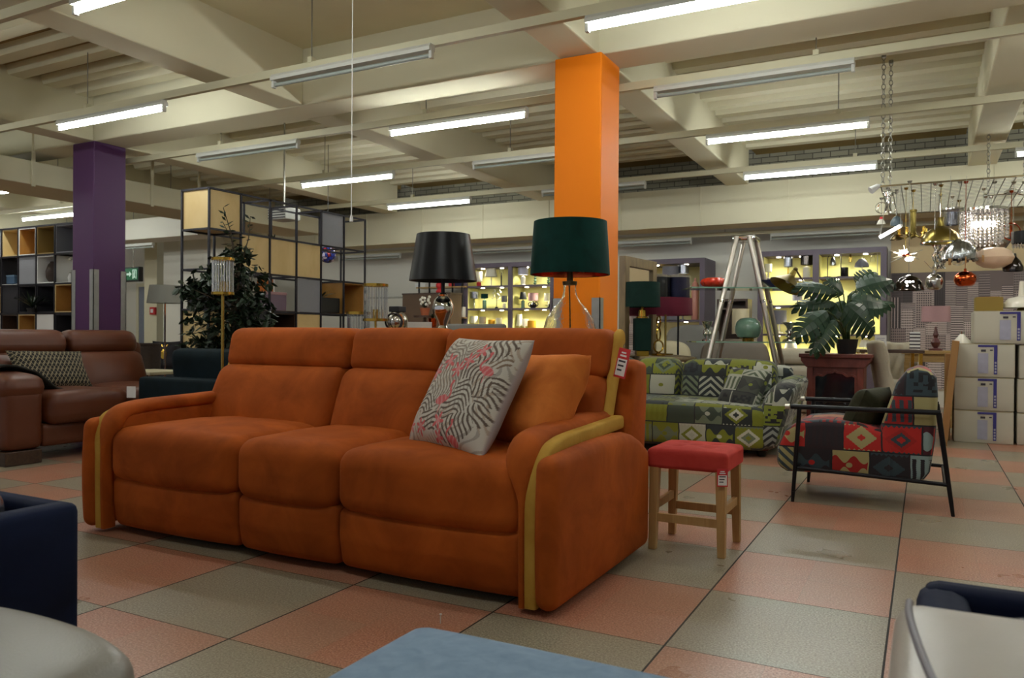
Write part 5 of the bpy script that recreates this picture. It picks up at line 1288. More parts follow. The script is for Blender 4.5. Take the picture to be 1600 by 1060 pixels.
m.build('flowers', M['ceramic_white'], t); leafy(10, .06, .1, .01, .1, 4).build('leaves', M['foliage'], t).location = (0, 0, q.z+.06)
q = at(676, 512, 7.6); t = thing('potted_plant', 'tiny plant in a copper pot beside the chrome lamp', 'plant', (q.x, q.y, 0)); MB().lathe([(.15, 0), (.15, .02), (.015, .03), (.015, q.z-.03), (.12, q.z-.03), (.12, q.z)], 18).build('stand', M['walnut'], t); MB().lathe([(.035, q.z), (.045, q.z+.09)], 14).build('pot', M['copper'], t); leafy(14, .06, .06, .012, .08, 4).build('leaves', M['foliage'], t).location = (0, 0, q.z+.085)
q = at_y(588, 480, 9.7); t = thing('wall_panel', 'pale framed board leaning on the rear wall behind the gold lamp', 'board', (q.x+.35, 9.70, 0)); MB().box(-.55, .65, 0, .04, .6, 1.62).build('board', M['white_wall'], t, smooth=False); MB().box(-.57, .67, -.01, .05, 1.62, 1.65).build('frame', M['steel'], t, smooth=False); MB().box(-.57, .67, -.01, .05, 0, .6).build('lower_board', M['white_wall'], t, smooth=False)
q = at_y(413, 460, 9.0); t = thing('framed_picture', 'tall orange picture panel seen through the black shelving', 'picture', (q.x, 9.0, 0)); za, zb = at_y(413, 478, 9.).z, at_y(413, 437, 9.).z
MB().box(-.20, .20, 0, .03, za, zb).build('canvas', plain('orange_print', '#c06a22', .6, var=.4, vs=7), t, smooth=False); MB().box(-.23, .23, .03, .05, 0, zb+.03).build('board', M['paper'], t, smooth=False)
# ------------------------------------------------------------------ mirror, lamps and table behind the green sofa
q = at(967, 450, 7.75); zt = at(967, 400, 7.75).z
t = thing('floor_mirror', 'standing mirror in a broad greyed oak frame beside the orange column', 'mirror', (q.x, q.y, 0), -.10)
H_, W_ = zt, .78
MB().box(0, .07, 0, .10, .03, H_).build('frame_stile', M['grey_oak'], t, smooth=False, bevel=.004); MB().box(0, .07, W_-.10, W_, .03, H_).build('frame_stile', M['grey_oak'], t, smooth=False, bevel=.004)
MB().box(0, .07, .10, W_-.10, H_-.10, H_).build('frame_rail', M['grey_oak'], t, smooth=False, bevel=.004); MB().box(0, .07, .10, W_-.10, .03, .13).build('frame_rail', M['grey_oak'], t, smooth=False, bevel=.004)
MB().box(.02, .045, .10, W_-.10, .13, H_-.10).build('mirror_glass', Mt('mirror_glass', (.9,.9,.9), .03, 1.).m, t, smooth=False)
MB().box(-.05, .12, 0, .06, 0, .03).box(-.05, .12, W_-.06, W_, 0, .03).build('foot', M['grey_oak'], t, smooth=False)
q = at(1033, 556, 8.0); TX, TY, TZ = q.x, q.y, q.z
t = thing('side_table', 'grey-brown wooden side table behind the green sofa carrying three lamps', 'table', (TX, TY, 0), YAW)
MB().rbox((0, .03, TZ-.025), (.56, .84, .05), .024, 8).build('table_top', M['grey_oak'], t)
for x in (-.22, .22):
    for y in (-.3, .36): MB().tube([(x*.9, y*.9, TZ-.04), (x, y, 0)], [.022, .015], 8).build('leg', M['grey_oak'], t)
def on_table(px, d): q = at(px, 520, d); return (q.x, q.y, TZ)
t = thing('table_lamp', 'square column table lamp in dark green with a dark green drum shade and gold collar', 'table lamp', on_table(1003, 7.76), YAW)
MB().box(-.078, .078, -.078, .078, .055, .375).build('column', M['sh_teal'], t, smooth=False, bevel=.006)
MB().box(-.06, .06, -.06, .06, 0, .055).build('gold_foot', M['gold'], t, smooth=False, bevel=.004)
MB().lathe([(.06, .375), (.06, .39), (.04, .395), (.035, .455), (.012, .47), (.010, .52)], 16).build('gold_collar', M['gold'], t)
MB().shell([(.178, .485), (.171, .73)], 36, t=.004).build('lamp_shade', M['sh_teal'], t)
t = thing('table_lamp', 'table lamp with a wide burgundy drum shade on a slim brass stem', 'table lamp', on_table(1034, 8.32), 0)
MB().lathe([(.12, 0), (.12, .015), (.02, .02)], 24).tube([(.04, 0, .015), (.04, 0, .45)], .012, 8).build('stem', M['brass'], t)
MB().shell([(.35, .42), (.343, .60)], 40, (-.03, 0, 0), t=.004).build('lamp_shade', M['sh_wine'], t)
t = thing('table_lamp', 'lamp base of stacked gold rings between the green column lamp and the brass stem', 'table lamp', on_table(1029, 7.98), YAW)
MB().lathe([(.07, 0), (.07, .02), (.02, .03)], 20).build('base', M['gold'], t)
for k, (r, z) in enumerate([(.06, .095), (.065, .22), (.06, .345)]): MB().torus((0, 0, 0), r, .009, 24, 7, M=Matrix.Translation((0, 0, z)) @ Matrix.Rotation(.5+.6*k, 4, 'Z') @ Matrix.Rotation(PI/2, 4, 'X')).build('ring', M['gold'], t)
# shades still in their polythene
def wrapped(lab, px, py, d, r, h, mat, z_st):
    q = at(px, py, d); t = thing('lamp_shade', lab, 'lampshade', (q.x, q.y, q.z), group='lampshades in polythene')
    MB().shell([(r, -h/2), (r*.94, h/2)], 30, t=.004).build('fabric', mat, t)
    r_ = random.Random(int(px)); MB().shell([(r*1.03, -h/2-.02), (r*1.04, 0), (r*1.0, h/2+.02), (r*.5, h/2+.035)], 30, t=.002, rip=lambda a, z: 1+.022*math.sin(9*a+z*30)+.015*math.sin(17*a)).build('polythene_wrap', M['polythene'], t)
    MB().tube([(0, 0, -h/2), (0, 0, -q.z+.02)], .012, 8).lathe([(.13, -q.z), (.13, -q.z+.02), (.01, -q.z+.03)], 20).build('stand', M['black_metal'], t)
wrapped('black lampshade in shiny polythene above the burgundy shade', 1024, 455, 8.92, .17, .31, M['sh_black'], 0)
wrapped('navy lampshade in shiny polythene beside the cream lit cabinet', 1060, 458, 8.95, .13, .35, M['sh_navy'], 0)
# chairs and recliners in the middle distance
def tub(lab, px, py, d, w, mat, rz, h=None, cat='armchair', nm='recliner_chair'):
    q = at(px, py, d); hh = q.z; t = thing(nm, lab, cat, (q.x, q.y, 0), rz)
    MB().rbox((0, .28, hh/2+.15), (w, .20, hh-.30), .08, 10, fn=lambda p, u: (p.x*(1-.12*max(0, u.z)**2), p.y+.2*p.z, p.z-.05*u.x*u.x*max(0, u.z))).build('backrest', mat, t)
    MB().rbox((0, -.08, .36), (w-.18, .62, .20), .07, 8).build('seat', mat, t)
    for x in (-1, 1): MB().rbox((x*(w/2-.07), -.06, .34), (.16, .72, .48), .06, 8).build('arm', mat, t)
    MB().box(-w/2+.1, w/2-.1, -.3, .3, .03, .25).build('base', M['plastic_black'], t, smooth=False)
    for x in (-.25, .25):
        for y in (-.25, .25): MB().lathe([(.02, 0), (.02, .03)], 8, (x, y, 0)).build('foot', M['plastic_black'], t)
    return t
tub('warm grey tufted chair behind the table of lamps', 1060, 507, 10.2, .80, M['grey_cloth'], -.3)
tub('cream armchair with a rounded back behind the burgundy lamp', 1050, 533, 9.5, .52, M['cream_cloth'], .35)
tub('taupe leather recliner with a broad back under the glass shelves', 1152, 530, 9.4, .84, M['taupe_leather'], .3)
q = at(1252, 560, 10.0)
t = thing('stacked_sofa', 'pale grey leather sofa with ribbed cushions seen past the stepladder', 'sofa', (q.x, q.y, 0), 0)
for k in range(4): MB().rbox((0, 0, .10+.20*k), (.62, .7, .195), .07, 8).build('cushion', M['linen'], t)
# big picture leaning and cream lampshade behind the ladder
q = at(1150, 490, 10.4); t = thing('wooden_bookcase', 'dark open wooden bookcase behind the stepladder', 'bookcase', (q.x-.02, q.y, 0))
zt = at(1150, 468, 10.4).z; MB().box(-.20, -.17, -.14, .14, 0, zt).box(.17, .20, -.14, .14, 0, zt).box(-.17, .17, -.14, .14, zt-.03, zt).box(-.17, .17, .12, .14, 0, zt-.03).build('carcass', M['walnut'], t, smooth=False)
for z in (.4, .8, zt-.14): MB().box(-.17, .17, -.14, .12, z, z+.02).build('shelf_board', M['walnut'], t, smooth=False)
q = at(1157, 500, 10.0); t = thing('lamp_shade', 'tall cream cylinder lampshade behind the green glass lamp', 'lampshade', (q.x, q.y, 0))
z0, z1 = at(1157, 522, 10.0).z, at(1157, 483, 10.0).z; MB().shell([(.105, z0), (.105, z1)], 26, t=.004).build('fabric', M['cream_cloth'], t); MB().lathe([(.12, 0), (.12, .02), (.012, .03), (.012, z0+.05)], 18).build('stand', M['brass'], t)

# ------------------------------------------------------------------ stepladder shelf with glass shelves
DL = 7.6
def LP(px, py, d): return at(px, py, d)
t = thing('ladder_shelf', 'tall A-frame shelf of brushed metal tubes with two glass shelves', 'shelf', (0, 0, 0))
LADT = t
for (a, d0), (b, d1) in [(((1151, 370), 7.55), ((1106, 566), 7.45)), (((1163, 372), 7.85), ((1121, 566), 7.98)), (((1171, 370), 7.55), ((1214, 576), 7.45)), (((1181, 372), 7.85), ((1224, 576), 7.98))]:
    p0, p1 = at(*a, d0), at(*b, d1); k = p0.z/(p0.z-p1.z); p2 = p0+(p1-p0)*k
    MB().tube([p0, p2], .025, 12).build('leg', M['brushed'], t)
    MB().tube([p0+(p2-p0)*.32, p0+(p2-p0)*.335], .028, 12).build('joint_ring', M['chrome'], t)
pa, pb = at(1151, 371, 7.55), at(1181, 373, 7.85)
MB().rbox(((pa.x+pb.x)/2, (pa.y+pb.y)/2, pa.z), (.22, .28, .04), .01, 3, M=None).build('top_hinge', M['chrome'], t)
def gshelf(x0, x1, py, d):
    a, b = at(x0, py, d), at(x1, py, d); z = (a.z+b.z)/2
    m = MB(); c = (a+b)/2; w = (b-a).length; Mx = Matrix.Translation((c.x, c.y, z)) @ Matrix.Rotation(YAW*.0+YAW, 4, 'Z')
    m.box(-w/2, w/2, -.21, .21, -.010, 0, M=Mx).build('glass_shelf', M['shelf_glass'], LADT, smooth=False); MB().box(-w/2, w/2, -.213, -.21, -.011, .001, M=Mx).build('polished_edge', M['glass_edge'], LADT, smooth=False); return z
zu = gshelf(1073, 1240, 451, 7.68); zl = gshelf(1080, 1262, 534, 7.68)
for z, w in ((zu, .30), (zl, .62)):
    pass
def onsh(px, z, d=7.62): q = at(px, 500, d); return (q.x, q.y, z)
t = thing('glass_bowl', 'red ruffled glass bowl on the upper glass shelf', 'bowl', onsh(1115, zu+.001)); MB().shell([(.05, 0), (.085, .008), (.11, .025), (.12, .05), (.112, .072), (.09, .09), (.065, .098)], 66, t=.006, sx=1.05, rip=lambda a, z: 1+.07*math.sin(11*a)*min(1, z*20)).lathe([(.05, 0), (.05, .01)], 24).build('body', M['red_glass'], t)
t = thing('glass_bowl', 'blue and white ribbon glass bowl on the upper glass shelf', 'bowl', onsh(1211, zu+.001)); MB().shell([(.04, 0), (.07, .02), (.14, .06), (.16, .075)], 32, t=.006, rip=lambda a, z: 1+.10*math.sin(5*a)*min(1, z*15)).lathe([(.04, 0), (.04, .01)], 20).build('body', M['blue_glass'], t)
t = thing('table_lamp', 'rounded celadon green glass mushroom lamp on the lower glass shelf', 'table lamp', onsh(1169, zl+.001)); MB().lathe([(.055, 0), (.058, .03), (.05, .035)], 22).build('brass_foot', M['gold'], t); MB().lathe([(.06, .03), (.10, .045), (.122, .09), (.125, .14), (.11, .19), (.075, .222), (.03, .232), (1e-5, .233)], 32).build('glass_dome', M['celadon'], t)
def candle(lab, px, prof): t = thing('candlestick', lab, 'candlestick', onsh(px, zl+.001)); MB().lathe(prof, 20).build('body', M['chrome'], t); MB().torus((0, 0, prof[-1][1]), prof[-1][0], .004, 18, 5).build('rim', M['chrome'], t)
candle('chrome bulb candlestick at the end of the lower glass shelf away from the plant', 1105, [(.055, 0), (.055, .01), (.02, .03), (.045, .07), (.035, .105), (.018, .12), (.04, .15), (.05, .19)])
candle('chrome tiered candlestick on the lower glass shelf beside the big-leafed plant', 1234, [(.07, 0), (.06, .02), (.02, .04), (.045, .06), (.02, .08), (.045, .10), (.025, .12), (.035, .15), (.075, .185)])
# brass task lamp
q = at(1262, 556, 7.3); t = thing('task_lamp', 'aged brass task lamp with a wide tilted cone shade beside the plant', 'table lamp', (0, 0, 0))
p0, pj, ps = at(1272, 548, 7.1), at(1243, 421, 7.1), at(1225, 440, 7.05)
zb = .802
MB().lathe([(.08, 0), (.08, .015), (.015, .03), (.012, .06)], 22, (p0.x, p0.y, zb)).build('base', M['bronze'], t)
MB().tube([(p0.x, p0.y, zb+.05), at(1268, 470, 7.1), at(1262, 450, 7.1)], .008, 8).build('lower_arm', M['bronze'], t); MB().tube([at(1264, 454, 7.1), pj], .008, 8).build('upper_arm', M['bronze'], t); MB().ball(pj, .022, 12).build('joint', M['bronze'], t)
ax = (at(1224, 452, 7.08)-pj).normalized(); Mx = ax.to_track_quat('Z', 'Y').to_matrix().to_4x4(); Mx.translation = pj
MB().shell([(.022, .02), (.028, .07), (.045, .085), (.150, .185)], 26, t=.004, M=Mx).build('lamp_shade', M['antique_brass'], t); MB().ball((0, 0, .12), .03, 10, M=Mx).build('bulb', M['white_plastic'], t)

# ------------------------------------------------------------------ stove cabinet with the plant
FX0, FX1, FY = 1.52, 2.075, 5.08
t = thing('stove_cabinet', 'red-brown wooden mantel cabinet with an arched dark glass door', 'cabinet', ((FX0+FX1)/2, FY, 0)); w = (FX1-FX0)/2
MB().box(-w-.02, w+.02, -.03, .42, .765, .80).build('top_board', M['mahogany'], t, smooth=False, bevel=.006)
MB().prism([(-w+.04, .68), (w-.04, .68), (w+.005, .735), (w+.01, .765), (-w-.01, .765), (-w-.005, .735)], -.0, .40, 'y').build('cornice', M['mahogany'], t, smooth=False, bevel=.004)
MB().box(-w+.045, w-.045, .03, .40, .08, .68).build('body', M['mahogany'], t, smooth=False)
for s_ in (-1, 1):
    MB().box(min(s_*(w-.045), s_*(w-.10)), max(s_*(w-.045), s_*(w-.10)), .005, .03, .08, .68).build('pilaster', M['mahogany'], t, smooth=False, bevel=.006)
arc = [(-.17, .14), (.17, .14), (.17, .60), (.14, .615), (.10, .605), (.065, .632), (.02, .637), (0, .652), (-.02, .637), (-.065, .632), (-.10, .605), (-.14, .615), (-.17, .60)]
MB().prism(arc, .012, .032, 'y').build('glass_door', M['soot_glass'], t, smooth=False)
m = MB(); n = len(arc)
for i in range(n):
    a, b = arc[i], arc[(i+1) % n]; m.bar((a[0], .008, a[1]), (b[0], .008, b[1]), .012, .018)
m.build('door_moulding', M['mahogany'], t, smooth=False)
MB().box(-w-.01, w+.01, -.02, .41, 0, .08).build('plinth', M['mahogany'], t, smooth=False, bevel=.006)
MB().tube([(-.09+.18*i/12, .0, .36+.045*math.sin(PI*i/12)) for i in range(13)], .012, 6).build('arch_detail', M['plastic_black'], t)

q = at(1321, 540, 6.9)
PT = thing('monstera_plant', 'big-leafed monstera plant in a black pot on the mantel cabinet', 'plant', (q.x, 5.28, .80)); q0 = Vector((q.x, 5.28, .80))
MB().shell([(.075, .004), (.095, .13)], 26, t=.006).lathe([(.075, 0), (.09, .11), (1e-5, .112)], 26).build('pot', M['plastic_black'], PT)
def monstera_leaf(m, base, tip, w, up, holes=True, seed=1):
    """a split leaf: a heart blade whose lobes are cut towards the rib"""
    base, tip = Vector(base), Vector(tip); d = tip-base; L_ = d.length; d.normalize(); s_ = d.cross(Vector(up)).normalized(); n_ = s_.cross(d).normalized()
    r_ = random.Random(seed); N_ = 7
    for sd in (-1, 1):
        for k in range(N_):
            t0, t1 = k/N_, (k+.80)/N_
            def half(t): return w*(math.sin(PI*min(1, (t*.86+.14)))**.62)*(1-.12*t)
            def pt(t, f, fw=0.0): return base+d*(L_*(t*.92-.06*(f)+fw))+s_*(sd*half(t)*f)-n_*(L_*.20*(f*f)+L_*.22*t*t)
            sw = .16
            a = [pt(t0, 0), pt(t1+.2/N_, 0)]; b = [pt(t0, .45, sw*.4), pt(t1+.12/N_, .45, sw*.4)]; c = [pt(t0+.01, .85, sw*.8), pt(t1, .85, sw*.8)]; e = pt((t0+t1)/2+.02, 1.02, sw*1.0)
            m.add([a[0], a[1], b[1], b[0], c[1], c[0], e], [(0, 1, 2, 3), (3, 2, 4, 5), (5, 4, 6)])
    return m
lm = MB(); sm = MB()
top = Vector((0, 0, .11))
def PX(px, py, d): return at(px, py, d)-q0
LEAVES = [((1338, 452), (1398, 428), .155, 6.75, 1), ((1308, 456), (1248, 438), .12, 6.9, 2), ((1330, 468), (1394, 470), .16, 6.65, 3), ((1306, 474), (1244, 470), .12, 6.95, 4), ((1322, 476), (1378, 518), .165, 6.55, 5), ((1292, 486), (1240, 520), .15, 6.65, 6), ((1306, 500), (1268, 549), .12, 6.6, 7), ((1335, 486), (1400, 462), .10, 7.1, 8), ((1318, 460), (1298, 436), .11, 7.1, 9), ((1345, 450), (1362, 422), .14, 6.95, 10), ((1300, 484), (1262, 506), .12, 7.05, 11), ((1318, 470), (1300, 500), .11, 7.0, 12), ((1325, 462), (1350, 470), .12, 6.9, 13)]
for i, ((bx, by), (tx, ty), w_, d, sd) in enumerate(LEAVES):
    b0, t0 = PX(bx, by, d), PX(tx, ty, d-.06)
    monstera_leaf(lm, b0, t0, w_, tuple(Vector((0, -.75, .66))+V*(-.3)), seed=sd)
    sm.tube(smooth_path([top+Vector((.02*math.sin(i), .02*math.cos(i), 0)), (top+b0)/2+Vector((0, 0, .06)), b0], 4), [.010]*5+[.007]*4, 6)
sm.tube([(0, 0, .10), (.01, 0, .22), (-.005, 0, .32)], [.018, .015, .008], 8)
o = lm.build('leaf_blades', M['monstera'], PT, smooth=False); md = o.modifiers.new('thickness', 'SOLIDIFY'); md.thickness = .002
sm.build('stems', M['stem'], PT)
q = at(1279, 540, 7.0); t = thing('bottle', 'slim clear glass bottle with a long neck on the mantel cabinet', 'bottle', (1.66, 5.24, .80)); MB().shell([(.035, .003), (.045, .02), (.04, .06), (.012, .11), (.009, .24), (.012, .25)], 20, t=.003).lathe([(.035, 0), (.035, .004)], 18).build('body', M['glass'], t)

# ------------------------------------------------------------------ dining set, pink lamp, cartons
q = at(1383, 600, 7.7); zt = at(1383, 547, 7.75).z
t = thing('dining_table', 'dark topped dining table on slim brass legs behind the armchair', 'table', (q.x+.08, q.y+.35, 0), YAW*.3)
MB().box(-.36, .22, -.30, .30, zt-.03, zt).build('table_top', M['walnut'], t, smooth=False)
for x in (-.33, .19):
    for y in (-.27, .27): MB().box(x-.016, x+.016, y-.016, y+.016, 0, zt-.03).build('leg', M['gold'], t, smooth=False)
q = at(1376, 545, 7.85); t = thing('sign_card', 'white notice card standing on the dark dining table', 'sign', (q.x, q.y, zt), YAW)
MB().box(-.058, .058, -.002, .002, 0, .145).build('card', M['paper'], t, smooth=False); m = MB()
for i in range(5): m.box(-.04, .04-.012*(i % 2), -.0035, -.0021, .03+.02*i, .036+.02*i)
m.build('print', M['carton_pale'], t, smooth=False)
def dchair(lab, px, pyt, d, rz, w):
    q = at(px, 600, d); t = thing('dining_chair', lab, 'chair', (q.x, q.y, 0), rz); zb = at(px, pyt, d).z
    def fn(p, u): return (p.x, p.y+.18*p.z-.07*abs(u.x)**3-.01*math.cos(u.x*9)*math.cos(p.z*25)*(u.y < 0), p.z-.02*(1-u.x*u.x)*max(0, u.z))
    MB().rbox((0, .13, (zb+.42)/2), (w, .09, zb-.42), .04, 12, fn=fn).build('backrest', M['linen'], t)
    MB().rbox((0, -.06, .42), (w+.02, .40, .12), .045, 8).build('seat', M['linen'], t)
    for x in (-w/2+.03, w/2-.03):
        for y in (-.2, .14): MB().tube([(x*.95, y*.9, .37), (x, y, 0)], [.016, .011], 8).build('leg', M['walnut'], t)
dchair('pale linen dining chair seen side-on beside the mantel cabinet', 1394, 531, 7.1, YAW+1.25, .40)
dchair('pale linen dining chair with its back turned up behind the dark dining table', 1412, 533, 8.75, YAW-.1, .34)
q = at(1448, 548, 8.5); zt = q.z
t = thing('wooden_table', 'small pale wooden table carrying the pink shaded lamp', 'table', (q.x, q.y, 0), 0)
MB().box(-.24, .30, -.22, .22, zt-.035, zt).build('table_top', M['oak'], t, smooth=False, bevel=.004)
MB().box(-.21, .27, -.19, .19, zt-.12, zt-.035).build('apron', M['oak'], t, smooth=False)
for x in (-.19, .25):
    for y in (-.17, .17): MB().box(x-.025, x+.025, y-.025, y+.025, 0, zt-.12).build('leg', M['oak'], t, smooth=False)
q = at(1462, 520, 8.5); t = thing('table_lamp', 'table lamp with a dusty pink drum shade on a glass ball stem', 'table lamp', (q.x, q.y, zt))
MB().lathe([(.07, 0), (.07, .015), (.02, .03), (.04, .06), (.05, .09), (.03, .125), (.018, .14), (.03, .17), (.018, .20), (.01, .26)], 22).build('base', M['dark_purple_blob'], t); zs = at(1462, 503, 8.5).z-zt; ze = at(1462, 479, 8.5).z-zt
MB().shell([(.142, zs), (.138, ze)], 32, t=.004).build('lamp_shade', M['sh_pink'], t)
q = at(1430, 545, 8.75); t = thing('striped_box', 'black and white striped box standing on the wooden table', 'box', (q.x, q.y-.3, zt)); MB().box(-.05, .05, -.05, .05, 0, .20).build('body', M['paper'], t, smooth=False)
for k in range(5): MB().box(-.053, .053, -.053, .053, .02+.037*k, .035+.037*k).build('stripe', M['ink'], t, smooth=False)
# white cartons, stacked
def carton(lab, x0, y0, z0, w, h, d=.46, print_=True, rz=0.0):
    t = thing('carton', lab, 'box', (x0, y0, z0), rz, 'white cartons stacked by the wall')
    MB().rbox((w/2, d/2, h/2), (w, d, h), .012, 4, fn=lambda p, u: (p.x, p.y-.006*(1-u.x*u.x)*(1-u.z*u.z)*(u.y < 0), p.z)).build('body', M['box_white'], t)
    MB().box(.01, w-.01, -.004+d*.0, -.0025, h*.985, h*.995).build('tape_edge', M['kraft'], t, smooth=False)
    if print_:
        m = MB(); e = -.0075; f = -.010
        m.box(w*.40, w*.715, f, e, h*.90, h*.965).box(w*.66, w*.715, f, e, h*.10, h*.90); m.build('blue_print', M['carton_blue'], t, smooth=False)
        MB().box(w*.40, w*.57, f, e, h*.12, h*.72).build('pale_print', M['carton_pale'], t, smooth=False)
        MB().box(w*.45, w*.53, f, e, h*.765, h*.83).build('logo', M['ink'], t, smooth=False); MB().box(w*.595, w*.64, f, e, h*.79, h*.83).build('printed_mark', M['ink'], t, smooth=False)
        m = MB()
        for k in range(4): m.box(w*.672, w*.703, f-.001, f, h*(.14+.09*k), h*(.20+.09*k))
        m.build('lettering', M['carton_pale'], t, smooth=False)
    return t
carton('white carton with blue print at the foot of the stack', 2.735, 5.88, 0, .465, .292)
carton('white carton with blue print, second from the floor in the stack', 2.735, 5.88, .293, .465, .300)
carton('white carton with blue print, third from the floor in the stack', 2.73, 5.88, .594, .475, .303)
carton('white carton with blue print crowning the stack, set over to one side', 2.885, 5.88, .898, .50, .295)
carton('white carton at the foot of the second stack, cut by the picture edge', 3.225, 5.90, 0, .47, .285, print_=False)
carton('white carton in the middle of the second stack, cut by the picture edge', 3.225, 5.90, .287, .47, .300, print_=False)
carton('white carton topping the second stack, cut by the picture edge', 3.235, 5.90, .589, .47, .300, print_=False)
t = thing('kraft_box', 'olive brown box lying on the topmost white carton', 'box', (2.90, 5.93, 1.194)); MB().box(0, .215, 0, .26, 0, .125).build('body', M['kraft'], t, smooth=False, bevel=.003); MB().box(.02, .19, .03, .2, .125, .130).build('flap', M['card'], t, smooth=False)
t = thing('dome_lamp', 'white dome glass lamp with a brass foot on the topmost white carton', 'lamp', (3.27, 6.08, 1.194)); MB().lathe([(.05, 0), (.04, .015), (.03, .03)], 16).build('foot', M['brass'], t); MB().shell([(.16, .03), (.155, .06), (.11, .115), (.03, .135), (.022, .26), (.02, .27)], 28, t=.005).build('dome', M['ceramic_white'], t)
t = thing('cone_lamp', 'white cone glass shade lying on the edge of the third white carton', 'lamp', (2.80, 6.02, .898)); MB().shell([(.085, 0), (.075, .02), (.03, .07), (.02, .085)], 26, t=.005, sx=.95).build('cone', M['ceramic_white'], t); MB().lathe([(.018, .08), (.02, .11)], 12).build('neck', M['chrome'], t)
t = thing('flat_carton', 'tall flat brown carton leaning against the white cartons', 'box', (2.62, 5.50, 0), -.02)
MB().box(0, .055, 0, .62, 0, .93, M=Matrix.Shear('XY', 4, (.0, .0)) @ Matrix.Rotation(R(5.5), 4, 'Y')).build('body', M['card'], t, smooth=False, bevel=.004)
MB().box(-.003, .0, .02, .06, .30, .60, M=Matrix.Rotation(R(5.5), 4, 'Y')).build('tape', M['kraft'], t, smooth=False)
t = thing('flat_carton', 'shorter dark brown carton behind the leaning one', 'box', (2.665, 5.95, 0)); MB().box(0, .045, 0, .4, 0, .80).build('body', M['card'], t, smooth=False); MB().box(-.002, 0, .1, .14, .1, .7).build('tape', M['kraft'], t, smooth=False)
# ------------------------------------------------------------------ hanging lamp display on a wire grid
ga, gb = at(1381, 291, 6.85), at(1381, 291, 8.3)
GZ = at(1381, 291, 6.85).z
gx0, gy0 = ga.x-.02, ga.y; gx1, gy1 = gx0+2.0, gy0+1.75
t = thing('wire_grid', 'suspended wire mesh grid carrying the hanging lamps', 'grid', (0, 0, 0)); m = MB()
for i in range(27): x = gx0+2.0*i/26; m.box(x-.003, x+.003, gy0, gy1, GZ-.003, GZ+.003)
for i in range(24): y = gy0+1.75*i/23; m.box(gx0, gx1, y-.003, y+.003, GZ+.003, GZ+.009)
m.build('mesh', M['steel'], t, smooth=False)
MB().box(gx0, gx1, gy0-.008, gy0, GZ-.007, GZ+.007).box(gx0-.008, gx0, gy0, gy1, GZ-.007, GZ+.007).box(gx0, gx1, gy1, gy1+.008, GZ-.007, GZ+.007).box(gx1, gx1+.008, gy0, gy1, GZ-.007, GZ+.007).build('border', M['bronze'], t, smooth=False)
def chain(lab, x, y, z0, z1):
    t = thing('hanging_chain', lab, 'chain', (x, y, 0), group=None); n = int((z1-z0)/.042); m = MB()
    for k in range(n+1):
        z = z0+(z1-z0)*k/n
        Mx = Matrix.Translation((0, 0, z)) @ Matrix.Rotation((k % 2)*PI/2+.4, 4, 'Z') @ Matrix.Rotation(PI/2, 4, 'X') @ Matrix.Scale(1.5, 4, (0, 1, 0))
        m.torus((0, 0, 0), .016, .0035, 10, 5, M=Mx)
    m.build('links', M['steel'], t); MB().lathe([(.02, z1), (.02, z1+.03)], 10).build('hook_plate', M['steel'], t)
chain('steel chain holding the near corner of the wire grid', gx0+.01, gy0+.02, GZ+.02, 3.40)
chain('steel chain holding the wire grid just behind the corner chain', gx0+.06, gy0+.22, GZ+.02, 3.40)
chain('steel chain holding the wire grid near the picture edge', at(1590, 240, 7.0).x, gy0+.1, GZ+.02, 3.40)
chain('steel chain holding the far edge of the wire grid', gx0+.9, gy1-.1, GZ+.02, 3.40)
def pend(name, lab, px, py, d, cord=True, cat='pendant lamp', cm=None, group='hanging lamps on the wire grid'):
    q = at(px, py, d); t = thing(name, lab, cat, (q.x, q.y, q.z), group=group)
    if cord and GZ-q.z > .01: MB().tube([(0, 0, 0), (0, 0, GZ-q.z-.002)], .0025, 6).build('cord', cm or M['steel'], t); MB().lathe([(.012, GZ-q.z-.022), (.02, GZ-q.z-.004)], 14).build('ceiling_cup', cm or M['steel'], t)
    return t
def mpp(d): return d/FPX
# brass dome
t = pend('pendant_lamp', 'polished brass dome pendant with a long neck', 1470, 342, 6.75, cm=M['brass']); s = mpp(6.75)
MB().shell([(28*s, -38*s), (27*s, -32*s), (22*s, -22*s), (14*s, -16*s), (6*s, -12*s), (4*s, -4*s), (5*s, 2*s)], 36, t=.004).build('dome', M['antique_brass'], t); MB().torus((0, 0, -38*s), 28.2*s, .008, 36, 6).build('rim', M['chrome'], t); MB().ball((0, 0, -30*s), 6*s, 12).build('bulb', M['white_plastic'], t)
# hammered dome
t = pend('pendant_lamp', 'hammered silver dome pendant with a scalloped rim', 1499, 374, 6.6); s = mpp(6.6)
MB().shell([(24*s, -32*s), (24.5*s, -26*s), (22*s, -16*s), (16*s, -7*s), (8*s, -2*s), (3*s, 0)], 48, t=.004, rip=lambda a, z: 1+.02*math.sin(12*a)*(1 if z < -.08 else .3)).build('dome', M['hammered'], t)
for k in range(12): MB().ball((23.5*s*math.cos(k*PI/6), 23.5*s*math.sin(k*PI/6), -33*s), 3.2*s, 8, sz=.8).build('scallop', M['hammered'], t)
